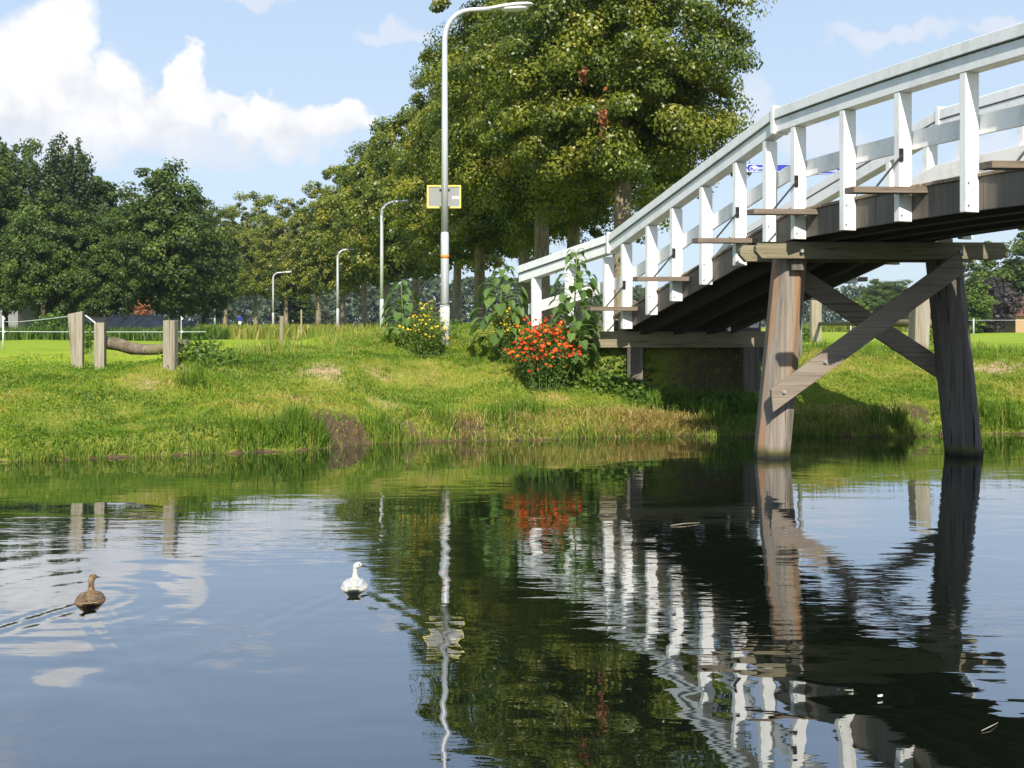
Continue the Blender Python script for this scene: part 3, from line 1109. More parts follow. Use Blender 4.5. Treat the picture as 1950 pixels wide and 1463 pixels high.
def crown_mesh(name, rng, height, radius, n_clump, per, leaf, mat, kind='ovoid', clump_r=0.5, dead=0.0, weep=0.0, mean=0.42, umbrella=0.0):
    """leaf cloud: clumps spread through a lumpy envelope, origin at the crown's foot on the trunk"""
    ph = rng.uniform(0, 6.28, 6)
    d = rng.normal(size=(n_clump, 3))
    d /= np.linalg.norm(d, axis=1, keepdims=True)
    rad = rng.random(n_clump) ** (1 / 2.6)
    wild = 0.02 if kind == 'dome' else 0.07
    lump = 1 + (0.08 if kind == 'dome' else 0.14) * np.sin(3 * np.arctan2(d[:, 1], d[:, 0]) + ph[0]) * np.cos(2 * d[:, 2] + ph[1]) + 0.10 * np.sin(5 * np.arctan2(d[:, 1], d[:, 0]) + 4 * d[:, 2] + ph[2]) + wild * rng.normal(size=n_clump)
    r = rad * lump
    zz = d[:, 2] * r
    if kind == 'ovoid':            # widest below the middle, rounded crest
        zf = np.where(zz > 0, zz * 0.60, zz * 0.40) + 0.40
        wid = np.where(zz > 0, 1.0, 0.96)
    elif kind == 'cone':
        zf = zz * 0.5 + 0.5
        wid = 1.15 - 0.75 * np.clip(zf, 0, 1)
    else:                          # broad dome that reaches low
        zf = np.where(zz > 0, zz * 0.55, zz * 0.45) + 0.45
        wid = 1.0
    c = np.stack([d[:, 0] * r * radius * wid, d[:, 1] * r * radius * wid, zf * height], 1)
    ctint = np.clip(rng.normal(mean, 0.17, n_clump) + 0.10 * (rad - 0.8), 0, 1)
    if umbrella:                   # clear the space round the lower trunk
        k = (np.hypot(c[:, 0], c[:, 1]) > 0.62 * radius) | (c[:, 2] > umbrella)
        k &= c[:, 2] > 0.25
        c, ctint, d, rad = c[k], ctint[k], d[k], rad[k]
        n_clump = len(c)
    # leave some pockets open
    for _ in range(int(6 + n_clump / 60)):
        k = rng.integers(n_clump)
        hole = np.linalg.norm((c - c[k]) / np.array([1, 1, 0.8]), axis=1) < clump_r * 1.15
        hole &= rng.random(n_clump) < 0.75
        c, ctint, d, rad = c[~hole], ctint[~hole], d[~hole], rad[~hole]
        n_clump = len(c)
    # no bough floats free of the others
    dist = np.linalg.norm(c[:, None, :] - c[None, :, :], axis=2)
    near_ = dist < 1.75 * clump_r
    seen = np.zeros(n_clump, bool)
    seen[np.argmax(near_.sum(1))] = True
    for _ in range(60):
        nxt = near_[seen].any(0)
        if (nxt == seen).all():
            break
        seen = nxt
    k = seen & (near_.sum(1) >= 3)
    c, ctint, d, rad = c[k], ctint[k], d[k], rad[k]
    n_clump = len(c)
    idx = np.repeat(np.arange(n_clump), per)
    csz = rng.uniform(0.42, 1.32, n_clump)[idx][:, None]
    off = rng.normal(size=(len(idx), 3))
    off /= np.linalg.norm(off, axis=1, keepdims=True) + 1e-9
    off *= (rng.random(len(idx)) ** 0.45 * clump_r)[:, None] * csz * np.array([1.0, 1.0, 0.66])
    off[:, 2] -= 0.35 * (off[:, 0] * d[idx, 0] + off[:, 1] * d[idx, 1])   # boughs droop outwards
    if weep:
        off[:, 2] -= np.abs(rng.normal(size=len(idx))) * weep
        off[:, :2] *= 0.6
    cen = c[idx] + off
    on = off / (np.linalg.norm(off, axis=1, keepdims=True) + 1e-6)
    bias = on * 1.0 + d[idx] * 0.35 + np.array([0, 0, 0.45])
    v, f = leaf_quads(cen, leaf, bias, rng, droop=0.5, spread=0.5)
    tint = np.clip(ctint[idx] + 0.22 * off[:, 2] / clump_r + rng.normal(0, 0.19, len(idx)), 0, 1)  # lit bough tops and shaded undersides put into the leaf tint
    me = np_mesh(name, v, f, tint)
    me.materials.append(mat)
    return me, c


def trunk_mb(rng, height, r0, r1, limbs, crown_c=None, crown_z=0.0, bend=0.15, sides=10):
    mb = MB()
    n = 8
    bx, by = rng.normal(0, bend, 2)
    pts = [Vector((bx * math.sin(i / n * 2.2), by * math.sin(i / n * 2.6), height * i / n - 0.15)) for i in range(n + 1)]
    rad = [r0 * (1.25 if i == 0 else 1) + (r1 - r0) * (i / n) for i in range(n + 1)]
    mb.tube(pts, rad, sides)
    for k in range(limbs):
        f = rng.uniform(0.38, 0.92)
        i = int(f * n)
        p = pts[i]
        if crown_c is not None and len(crown_c):
            q = crown_c[rng.integers(len(crown_c))]
            tgt = Vector((q[0], q[1], q[2] + crown_z)) * 0.9
            if tgt.z < p.z + 0.2:
                tgt.z = p.z + rng.uniform(0.2, 0.8)
        else:
            a = rng.uniform(0, 6.28)
            tgt = p + Vector((math.cos(a), math.sin(a), 0.9)) * rng.uniform(1, 2)
        mid = p.lerp(tgt, 0.5) + Vector((rng.normal(0, 0.12), rng.normal(0, 0.12), 0.15))
        rb = rad[i] * rng.uniform(0.35, 0.6)
        mb.tube([p, p.lerp(mid, 0.5) + Vector((0, 0, 0.03)), mid, tgt], [rb, rb * 0.8, rb * 0.6, rb * 0.15], 6)
    return mb


def mb_mesh(mb, name, mat, smooth=True):
    me = bpy.data.meshes.new(name)
    me.from_pydata(mb.v, [], mb.f)
    bm = bmesh.new()
    bm.from_mesh(me)
    bmesh.ops.recalc_face_normals(bm, faces=bm.faces)
    bm.to_mesh(me)
    bm.free()
    if smooth:
        me.polygons.foreach_set('use_smooth', np.ones(len(me.polygons), dtype=bool))
    me.materials.append(mat)
    return me


def plant_tree(name, label, cat, x, y, tm, cm, crown_z, scale=(1, 1, 1), rot=0.0, group=None, z=None):
    o = thing(name, label, cat, (x, y, Hs(x, y) if z is None else z), group)
    o.rotation_euler = (0, 0, rot)
    o.scale = scale
    t = bpy.data.objects.new('trunk', tm)
    COL.objects.link(t)
    t.parent = o
    c = bpy.data.objects.new('crown', cm)
    COL.objects.link(c)
    c.parent = o
    c.location = (0, 0, crown_z)
    return o


# ------------------------------------------------------------------ lime avenue
def rg(k):
    return np.random.default_rng(k)


near_sets = []
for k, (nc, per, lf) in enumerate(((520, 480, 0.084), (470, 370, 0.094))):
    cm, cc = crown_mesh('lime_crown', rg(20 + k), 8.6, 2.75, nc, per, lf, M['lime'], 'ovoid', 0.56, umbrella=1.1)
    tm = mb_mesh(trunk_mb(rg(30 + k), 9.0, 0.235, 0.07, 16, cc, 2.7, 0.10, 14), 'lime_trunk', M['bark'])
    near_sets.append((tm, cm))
far_sets = []
for k in range(3):
    cm, cc = crown_mesh('lime_crown', rg(40 + k), 8.8, 2.55, 400, 140, 0.165, M["lime"], 'ovoid', 0.56, umbrella=0.5)
    tm = mb_mesh(trunk_mb(rg(50 + k), 9.0, 0.21, 0.07, 10, cc, 2.7, 0.14, 10), 'lime_trunk', M['bark'])
    far_sets.append((tm, cm))

G_LIME = 'lime trees of the avenue behind the bridge'
LIMES = [  # px of trunk, distance, scale, rotation, set, label
    (1180, 21.0, 0.97, 0.4, 0, 'largest lime tree right behind the white bridge rail, thick mottled trunk'),
    (1092, 29.5, 1.08, 2.1, 1, 'lime tree whose shaded trunk stands just left of the thickest avenue trunk'),
    (1033, 26.0, 1.03, 4.0, 0, 'lime tree with a pale forked trunk above the end of the white rail'),
    (1000, 33.0, 1.05, 1.2, 1, 'lime tree with a dark leaning trunk left of the pale forked trunk'),
    (913, 36.0, 1.05, 5.2, 1, 'lime tree whose trunk rises just left of the leafy sunflower plant'),
    (868, 43.0, 1.06, 0.9, 'f0', 'lime tree whose trunk shows right beside the tall lamp post'),
    (790, 50.0, 1.08, 3.3, 'f1', 'lime tree with trunk between the tall lamp post and the second lamp'),
    (737, 58.0, 1.10, 2.2, 'f2', 'lime tree with trunk directly beside the second lamp post'),
    (695, 66.0, 1.10, 4.4, 'f0', 'lime tree with a dark trunk left of the second lamp post'),
    (655, 75.0, 1.13, 5.6, 'f1', 'lime tree with trunk directly behind the third lamp post'),
    (607, 84.0, 1.14, 1.6, 'f2', 'lime tree with a thick pale trunk left of the third lamp post'),
    (545, 93.0, 1.12, 0.3, 'f1', 'lime tree just right of the fourth lamp post'),
    (487, 100.0, 1.20, 2.8, 'f0', 'lime tree with trunk left of the fourth lamp post'),
    (428, 108.0, 1.22, 3.9, 'f2', 'farthest lime tree, yellowish crown beside the dark wood on the left'),
]
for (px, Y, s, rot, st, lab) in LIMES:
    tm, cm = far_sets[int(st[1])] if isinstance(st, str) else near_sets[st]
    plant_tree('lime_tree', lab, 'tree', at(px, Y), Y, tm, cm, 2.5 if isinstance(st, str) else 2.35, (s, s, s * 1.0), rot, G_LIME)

# withered leaf bunches hanging in the big limes belong to those crowns
def dead_bunch(parent_px, Y, spots):
    v, f, tt = [], [], []
    for (px, py, rx, rz) in spots:
        n = 55
        r_ = rg(int(px))
        c = np.stack([at(px, Y) + r_.normal(0, rx, n), Y + r_.normal(0, 0.06, n), zat(py, Y) + r_.normal(0, rz, n)], 1)
        v_, f_ = leaf_quads(c, 0.10, np.array([0, -0.6, 0.2]), r_, droop=1.5)
        f.append(f_ + 4 * sum(len(a) for a in tt))
        v.append(v_)
        tt.append(r_.random(n))
    return np.concatenate(v), np.concatenate(f), np.concatenate(tt)


for o in [o for o in COL.objects if o.name.startswith('lime_tree')][:1]:
    v, f, tt = dead_bunch(1185, 18.3, [(1148, 222, 0.04, 0.18), (1110, 142, 0.03, 0.07)])
    inv = Matrix.LocRotScale(o.location, o.rotation_euler, o.scale).inverted()
    v = np.array([tuple(inv @ Vector(p)) for p in v])
    me = np_mesh('dead_leaves', v, f, tt)
    me.materials.append(M['dead'])
    d_ = bpy.data.objects.new('dead_leaves', me)
    COL.objects.link(d_)
    d_.parent = o
    d_['label'] = 'withered orange brown leaves'

# ------------------------------------------------------------------ woodland on the left
wood_sets = []
for k in range(3):
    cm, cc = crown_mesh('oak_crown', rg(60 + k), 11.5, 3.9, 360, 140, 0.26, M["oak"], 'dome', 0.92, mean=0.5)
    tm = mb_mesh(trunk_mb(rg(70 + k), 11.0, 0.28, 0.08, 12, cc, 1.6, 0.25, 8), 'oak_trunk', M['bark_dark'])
    wood_sets.append((tm, cm))
cm, cc = crown_mesh('birch_crown', rg(80), 12.0, 1.9, 400, 90, 0.20, M['birch'], 'ovoid', 0.58, weep=0.9)
birch_set = (mb_mesh(trunk_mb(rg(81), 12.0, 0.16, 0.05, 10, cc, 2.0, 0.15, 8), 'birch_trunk', M['bark']), cm)
cm, cc = crown_mesh('poplar_crown', rg(82), 10.5, 2.2, 260, 85, 0.26, M['oak'], 'cone', 0.6, mean=0.3)
cone_set = (mb_mesh(trunk_mb(rg(83), 10.0, 0.2, 0.05, 8, cc, 1.4, 0.1, 8), 'poplar_trunk', M['bark_dark']), cm)
G_W = 'dark trees of the wood on the left'
WOOD = [  # px, Y, set, height in metres, width factor, rot, label
    (10, 68, 0, 14.6, 0.62, 0.3, 'tall dark green tree at the left end of the wood'),
    (115, 63, 'b', 14.0, 1.15, 0.0, 'pale drooping birch rising above the dark wood'),
    (188, 70, 'c', 11.9, 1.0, 0.4, 'narrow pointed dark tree between the birch and the big round tree'),
    (305, 66, 1, 11.7, 1.12, 2.0, 'big round topped oak with sky showing through its crown'),
    (85, 60, 2, 8.6, 0.95, 1.0, 'lower bushy tree in front of the pale birch'),
    (205, 60, 0, 8.2, 0.85, 4.0, 'low bushy tree over the black covered heaps'),
    (388, 78, 2, 10.4, 0.85, 5.0, 'rounded tree at the right end of the dark wood'),
    (-75, 64, 1, 13.4, 1.0, 5.5, 'dark tree cut by the left edge of the picture'),
    (345, 88, 0, 9.4, 1.0, 3.1, 'tree standing behind the big round topped oak'),
    (150, 86, 1, 9.8, 1.2, 2.6, 'tree deep in the wood behind the birch'),
    (30, 90, 2, 10.0, 1.2, 0.8, 'tree deep in the wood behind the leftmost tall tree'),
    (250, 84, 2, 10.0, 1.1, 4.6, 'tree deep in the wood behind the low bushy tree'),
]
for (px, Y, st, h, wf, rot, lab) in WOOD:
    if st == 'b':
        tm, cm, full, nm = *birch_set, 14.0, 'birch_tree'
    elif st == 'c':
        tm, cm, full, nm = *cone_set, 11.9, 'poplar_tree'
    else:
        tm, cm, full, nm = *wood_sets[st], 13.1, 'oak_tree'
    s = h / full
    cz = 2.0 if st == 'b' else (1.4 if st == 'c' else 1.5)
    plant_tree(nm, lab, 'tree', at(px, Y), Y, tm, cm, cz, (s * wf, s * wf, s), rot, G_W)
# withered branch hanging in front of the wood
v, f, tt = [], [], []
r_ = rg(5)
n = 320
c = np.stack([at(271, 57) + r_.normal(0, 0.28, n), 57 + r_.normal(0, 0.2, n), zat(597, 57) + r_.normal(0, 0.24, n)], 1)
v, f = leaf_quads(c, 0.15, np.array([0, -0.6, 0.2]), r_, droop=1.0)
o = [o for o in COL.objects if o.name.startswith('oak_tree') and 'low bushy' in o['label']][0]
inv = Matrix.LocRotScale(o.location, o.rotation_euler, o.scale).inverted()
v = np.array([tuple(inv @ Vector(p)) for p in v])
me = np_mesh('dead_branch', v, f, r_.random(n))
me.materials.append(M['dead'])
d_ = bpy.data.objects.new('dead_branch', me)
COL.objects.link(d_)
d_.parent = o
d_['label'] = 'withered orange brown branch'
d_['kind'] = 'stuff'

# ------------------------------------------------------------------ trees on the right and the far wood
r_set = []
cm, cc = crown_mesh('oak_crown', rg(90), 8.0, 5.2, 420, 80, 0.34, M['oak'], 'dome', 0.85, mean=0.55)
r_set.append((mb_mesh(trunk_mb(rg(91), 7, 0.3, 0.08, 10, cc, 0.8, 0.2, 8), 'oak_trunk', M['bark_dark']), cm))
cm, cc = crown_mesh('beech_crown', rg(92), 4.6, 2.6, 200, 70, 0.28, M['copper'], 'dome', 0.6)
r_set.append((mb_mesh(trunk_mb(rg(93), 4, 0.18, 0.05, 6, cc, 0.5, 0.1, 8), 'beech_trunk', M['bark_dark']), cm))
cm, cc = crown_mesh('young_crown', rg(94), 6.0, 1.6, 170, 70, 0.24, M['fresh'], 'ovoid', 0.5)
r_set.append((mb_mesh(trunk_mb(rg(95), 6, 0.12, 0.04, 6, cc, 0.6, 0.1, 8), 'young_trunk', M['bark']), cm))
plant_tree('oak_tree', 'broad green oak across the meadow at the right edge', 'tree', at(1945, 92), 92, *r_set[0], 0.6, (1, 1, 0.98), 0.5)
plant_tree('oak_tree', 'oak beyond the right edge of the picture', 'tree', at(2090, 96), 96, *r_set[0], 0.6, (1.1, 1.1, 1.15), 2.5)
plant_tree('copper_beech', 'dark purple bushy beech left of the broad oak', 'tree', at(1878, 84), 84, *r_set[1], 0.1, (1, 1, 0.95), 1.5)
plant_tree('young_tree', 'bright yellow green slim tree right of the bridge pile', 'tree', at(1847, 80), 80, *r_set[2], 0.2, (1, 1, 0.78), 1.0)
plant_tree('oak_tree', 'hazy round topped tree seen through the bridge cross braces', 'tree', at(1690, 150), 150, *wood_sets[0], 1.5, (0.95, 0.95, 0.62), 0.0)
plant_tree('young_tree', 'pale green young tree behind the cross braces', 'tree', at(1640, 100), 100, *r_set[2], 0.2, (0.8, 0.8, 0.62), 3.0)
plant_tree('poplar_tree', 'small dense tree behind the fourth lamp under the avenue crowns', 'tree', at(565, 110), 110, *cone_set, 1.0, (1.1, 1.1, 0.45), 3.0)


def far_wood(px0, px1, Y, top, name, label, seed, dens=1.0):
    r_ = rg(seed)
    x0, x1 = at(px0, Y), at(px1, Y)
    n = int((x1 - x0) * 120 * dens)
    x = r_.uniform(x0, x1, n)
    hmax = np.interp(x / Y * F + CX, [p for p, _ in top], [zat(q, Y) - 0.8 for _, q in top])
    hmax = hmax * (0.84 + 0.32 * fnoise(x * 0.13, seed * 1.7)) * (0.92 + 0.16 * vnoise(x * 0.6, seed))
    z = hmax * r_.random(n) ** 0.85
    y = Y + r_.uniform(-5, 9, n) + 6 * (z / np.maximum(hmax, 1))
    tint0 = fnoise(x * 0.25 + z * 0.3, z * 0.3 + seed)
    cen = np.stack([x, y, z + 0.8], 1)
    v, f = leaf_quads(cen, 1.15, np.array([0, -0.4, 0.7]), r_, aspect=0.8)
    return tag(link_mesh(name, np_mesh(name, v, f, np.clip(tint0 * 0.9 + r_.normal(0, 0.12, n), 0, 1)), M['far']), label, 'wood', kind='stuff')


far_wood(380, 1480, 230, [(380, 545), (560, 560), (740, 540), (900, 530), (960, 528), (1200, 545), (1480, 545)], 'far_woodland', 'hazy wood on the horizon behind the avenue trunks', 3, 1.2)
far_wood(1480, 2400, 260, [(1480, 560), (1600, 540), (1640, 545), (1700, 545), (1800, 560), (2000, 520), (2400, 540)], 'far_woodland', 'hazy wood on the horizon beyond the right meadow', 8, 1.0)
far_wood(-700, 380, 210, [(-700, 520), (0, 545), (380, 545)], 'far_woodland', 'wood on the horizon far behind the dark trees on the left', 12, 0.8)


# ------------------------------------------------------------------ grass and other ground cover (uncountable)
def blades(x, y, h, wd, lean, rng, tint, z0=None, bend=0.5):
    """bent blades, two segments each: five vertices, a quad and a triangle"""
    n = len(x)
    z = H(x, y) - 0.01 if z0 is None else z0
    a = rng.uniform(0, 2 * np.pi, n)
    la = rng.uniform(0, 2 * np.pi, n)
    ln = np.abs(rng.normal(0, 1, n)) * lean
    ux, uy = np.cos(a) * wd * 0.5, np.sin(a) * wd * 0.5
    lx, ly = np.cos(la) * ln * h, np.sin(la) * ln * h
    b0 = np.stack([x - ux, y - uy, z], 1)
    b1 = np.stack([x + ux, y + uy, z], 1)
    m0 = np.stack([x - ux * 0.8 + lx * 0.35, y - uy * 0.8 + ly * 0.35, z + h * 0.55], 1)
    m1 = np.stack([x + ux * 0.8 + lx * 0.35, y + uy * 0.8 + ly * 0.35, z + h * 0.55], 1)
    tp = np.stack([x + lx, y + ly, z + h * (1 - bend * np.clip(ln, 0, 1) * 0.5)], 1)
    v = np.stack([b0, b1, m1, m0, tp], 1).reshape(-1, 3)
    k = np.arange(n, dtype=np.int32)[:, None] * 5
    q = k + np.array([0, 1, 2, 3], dtype=np.int32)
    t3 = k + np.array([3, 2, 4], dtype=np.int32)
    return v, [q, t3], np.concatenate([tint, tint])


def ramp_clear(x, y):
    pd, _ = path_dist(x, y)
    return (pd > 0.9) | (y < 15.9)


def turf(n, x0, x1, q0, q1, seed, hmin, hmax, wd):
    r_ = rg(seed)
    x = r_.uniform(x0, x1, n)
    q = q0 + (q1 - q0) * r_.random(n) ** 1.25
    y = edge(x) + q
    d = patches(DIRT, x, y) + (fnoise(x * 2.2, y * 2.2) - 0.5) * 0.5
    m = np.maximum(patches(MUD, x, y), 0)
    keep = (r_.random(n) > np.clip(d * 1.15, 0, 0.82)) & (r_.random(n) > np.clip(m * 1.15, 0, 0.9)) & ramp_clear(x, y) & (H(x, y) > 0.0)
    x, y, q, d = x[keep], y[keep], q[keep], d[keep]
    n = len(x)
    tuft = fnoise(x * 1.7 + 40, y * 1.7)
    h = r_.uniform(hmin, hmax, n) * (0.55 + 1.0 * tuft)
    md_ = meadow_mask(x, y)
    h = h * (1 - 0.6 * md_)
    band = fnoise(x * 0.75 + 7, y * 2.4, 4)
    tint = np.clip(0.04 + 0.22 * md_ + 1.45 * (band - 0.28) + 0.40 * np.clip(d, 0, 1) + r_.normal(0, 0.13, n), 0, 1)
    return blades(x, y, h, wd * r_.uniform(0.7, 1.3, n), 0.5, r_, tint)


def stuff(name, parts, mat, label, cat):
    vv, ff, tt, b = [], {}, {}, 0
    for (v, fl, t) in parts:
        c = 0
        for f in fl:
            k = f.shape[1]
            ff.setdefault(k, []).append(f + b)
            tt.setdefault(k, []).append(t[c:c + len(f)])
            c += len(f)
        vv.append(v)
        b += len(v)
    ks = sorted(ff)
    me = np_mesh(name, np.concatenate(vv), [np.concatenate(ff[k]) for k in ks], np.concatenate([np.concatenate(tt[k]) for k in ks]))
    return tag(link_mesh(name, me, mat), label, cat, kind='stuff')


def clover(n, x0, x1, q1, seed):
    r_ = rg(seed)
    x = r_.uniform(x0, x1, n)
    y = edge(x) + 0.05 + q1 * r_.random(n)
    k = (fnoise(x * 1.1 + 50, y * 2.0, 3) > 0.44) & (patches(MUD, x, y) < 0.3) & (patches(DIRT, x, y) < 0.25) & (H(x, y) > 0.03) & ramp_clear(x, y)
    x, y = x[k], y[k]
    n = len(x)
    v, f = leaf_quads(np.stack([x, y, H(x, y) + r_.uniform(0.015, 0.075, n)], 1), 0.023, np.array([0, -0.25, 0.9]), r_, 0.85)
    return v, [f], np.clip(r_.normal(0.33, 0.13, n), 0, 1)


stuff('grass', [clover(70000, -8.5, 10, 4.5, 111), turf(210000, -8.0, 9.5, 0.05, 3.6, 101, 0.025, 0.062, 0.012), turf(90000, -9.5, 11.5, 3.0, 10.0, 102, 0.03, 0.07, 0.016), turf(45000, 9.4, 19, 0.02, 6.0, 103, 0.03, 0.09, 0.020), turf(30000, -16, -7.9, 0.02, 6.0, 104, 0.03, 0.09, 0.020)], M['grass'],
      'short green grass on the far bank of the canal', 'grass')


def tufts(spots, seed, per, spread, hmin, hmax, wd, lean, mean, sd):
    r_ = rg(seed)
    out = []
    for (x, y, k) in spots:
        n = max(3, int(per * k))
        xx = x + r_.normal(0, spread, n)
        yy = y + r_.normal(0, spread * 0.6, n)
        h = r_.uniform(hmin, hmax, n) * (0.7 + 0.5 * k)
        out.append((xx, yy, h))
    x = np.concatenate([o[0] for o in out])
    y = np.concatenate([o[1] for o in out])
    h = np.concatenate([o[2] for o in out])
    n = len(x)
    z0 = np.maximum(H(x, y), -0.05) - 0.02
    return blades(x, y, h, wd * r_.uniform(0.7, 1.3, n), lean, r_, np.clip(r_.normal(mean, sd, n), 0, 1), z0, 0.8)


r_ = rg(300)
rim = []
for x in np.arange(-8.0, 9.5, 0.055):
    k = fnoise(x * 1.1 + 3, 0.7) * 1.3
    if -2.45 < x < -1.95:
        k *= 0.12
    xx = x + r_.normal(0, 0.03)
    rim.append((xx, float(edge(np.array([xx]))[0]) + r_.uniform(-0.10, 0.16), max(0.12, k)))
rim2 = []
for (px, py, k) in [(545, 822, 1.4), (575, 826, 1.5), (600, 832, 1.3), (520, 832, 1.3), (470, 840, 1.0), (575, 800, 1.2), (722, 822, 1.1), (740, 830, 1.0), (845, 800, 0.9), (1005, 780, 1.1),
                    (950, 790, 1.2), (1715, 800, 1.2), (1665, 800, 0.8), (1880, 790, 1.2), (1900, 800, 1.1), (1925, 800, 1.1), (370, 725, 1.3), (1390, 770, 1.5), (1340, 770, 1.5), (1430, 780, 1.3), (1290, 770, 1.4), (1310, 790, 1.2), (1360, 790, 1.3), (1250, 770, 1.0)]:
    hx, hy, hz = hit(px, py + 8)
    rim2.append((hx, hy, k))
r_ = rg(304)
wild_ = []
for _ in range(520):
    xx = r_.uniform(-8.5, 9.5)
    qq_ = 0.15 + 4.2 * r_.random() ** 1.1
    yy = float(edge(np.array([xx]))[0]) + qq_
    if ramp_clear(np.array([xx]), np.array([yy]))[0] and fnoise(np.array([xx * 0.9 + 20]), np.array([yy * 1.3]))[0] > 0.42:
        wild_.append((xx, yy, r_.uniform(0.3, 1.1)))
stuff('reeds', [tufts(wild_, 305, 34, 0.055, 0.04, 0.13, 0.009, 0.75, 0.36, 0.22), tufts(rim, 301, 34, 0.05, 0.06, 0.19, 0.010, 0.35, 0.52, 0.24), tufts(rim2, 302, 120, 0.12, 0.14, 0.34, 0.012, 0.5, 0.38, 0.2)], M['reed'],
      'tall grass and reeds leaning over the far waterline', 'reeds')
# beaten-down straw along the water left of the bridge
r_ = rg(310)
sx = np.concatenate([r_.uniform(-0.9, 2.5, 900), r_.normal(2.05, 0.38, 2000), r_.uniform(4.1, 5.8, 700), r_.uniform(-1.8, 1.2, 400)])
sq = np.concatenate([r_.uniform(-0.05, 0.45, 900), np.abs(r_.normal(0.12, 0.24, 2000)), r_.uniform(-0.02, 0.5, 700), r_.uniform(0, 0.35, 400)])
sy = edge(sx) + sq
stuff('dry_grass', [blades(sx, sy, r_.uniform(0.08, 0.26, len(sx)), 0.009 * r_.uniform(0.7, 1.3, len(sx)), 1.1, r_, np.clip(r_.normal(0.5, 0.25, len(sx)), 0, 1), np.maximum(H(sx, sy), -0.01), 1.4)], M['straw'],
      'dry yellow grass lying along the waterline left of the bridge', 'dry grass')
# long seeding grass where the bank meets the field
r_ = rg(320)
n = 3000
lx = np.concatenate([r_.normal(-4.6, 0.7, n // 2), r_.uniform(-7.5, -1.5, n // 2)])
ly = edge(lx) + r_.uniform(3.0, 7.0, len(lx))
lh = r_.uniform(0.08, 0.36, len(lx)) * (0.2 + fnoise(lx * 1.3, ly * 1.3)) * np.where(lx < -5.0, 0.45, 1.0)
n2 = 2600
rx = r_.uniform(5.0, 10.5, n2)
ry = edge(rx) + r_.uniform(2.4, 4.4, n2)
rh = r_.uniform(0.08, 0.28, n2)
stuff('long_grass', [blades(lx, ly, lh, 0.010 * r_.uniform(0.7, 1.3, len(lx)), 0.35, r_, np.clip(r_.normal(0.62, 0.25, len(lx)), 0, 1)),
                     blades(rx, ry, rh, 0.011 * r_.uniform(0.7, 1.3, n2), 0.35, r_, np.clip(r_.normal(0.45, 0.2, n2), 0, 1))], M['reed'],
      'long pale seeding grass at the edge of the meadow', 'long grass')
# maize across the field
r_ = rg(330)
n = 9000
my = r_.uniform(46, 96, n)
mpx = r_.uniform(375, 990, n)
mx = at(mpx, my)
mh = r_.uniform(0.55, 0.86, n)
V1 = blades(mx, my, mh, 0.10, 0.3, r_, np.clip(r_.normal(0.55, 0.25, n), 0, 1))
n2 = 1800
mx2 = at(r_.uniform(1540, 1830, n2), 50)
my2 = r_.uniform(48, 60, n2)
stuff('maize', [V1], M['maize'], 'low yellow green maize field behind the lamp posts', 'maize')
r_ = rg(331)
n = 5200
hx_ = at(r_.uniform(-40, 400, n), 44)
hy_ = r_.uniform(44, 47, n)
stuff('weeds', [blades(hx_, hy_, r_.uniform(0.2, 0.75, n) * (0.5 + fnoise(hx_ * 0.7, hy_)), 0.09, 0.5, r_, np.clip(r_.normal(0.4, 0.2, n), 0, 1))], M['weed'],
      'strip of weeds along the far side of the left meadow', 'weeds')
r_ = rg(332)
n = 6000
hx_ = at(r_.uniform(1500, 2100, n), 95)
hy_ = r_.uniform(93, 99, n)
stuff('field_edge', [blades(hx_, hy_, r_.uniform(0.3, 0.95, n), 0.16, 0.4, r_, np.clip(r_.normal(0.35, 0.22, n), 0, 1))], M['maize'],
      'green crop strip along the far side of the right meadow', 'crop')


# ------------------------------------------------------------------ leafy plants and flowers
def leaf_clump(name, cx, cy, rx, ry, h, n, leaf, mat, label, cat, seed, group=None, mean=0.5):
    r_ = rg(seed)
    ng = Hs(cx, cy)
    root = thing(name, label, cat, (cx, cy, ng), group)
    u = r_.normal(size=(n, 2)) * 0.5
    z = h * r_.random(n) ** 0.8 * np.exp(-(u ** 2).sum(1) * 0.5)
    x, y = u[:, 0] * rx, u[:, 1] * ry
    g = H(cx + x, cy + y) - ng
    v, f = leaf_quads(np.stack([x, y, np.maximum(g, -0.4) + z + 0.02], 1), leaf, np.array([0, -0.25, 0.7]), r_, 0.7, 0.4)
    me = np_mesh('foliage', v, f, np.clip(r_.normal(mean, 0.2, n), 0, 1))
    link_mesh('foliage', me, mat, root)
    mb = MB()
    for k in range(14):
        i = r_.integers(n)
        mb.tube([(cx + x[i] * 0.4, cy + y[i] * 0.4, ng - 0.05), (cx + x[i], cy + y[i], ng + max(0.05, z[i] + g[i]))], 0.006, 5)
    mb.build('stems', M['stem'], root)
    return root


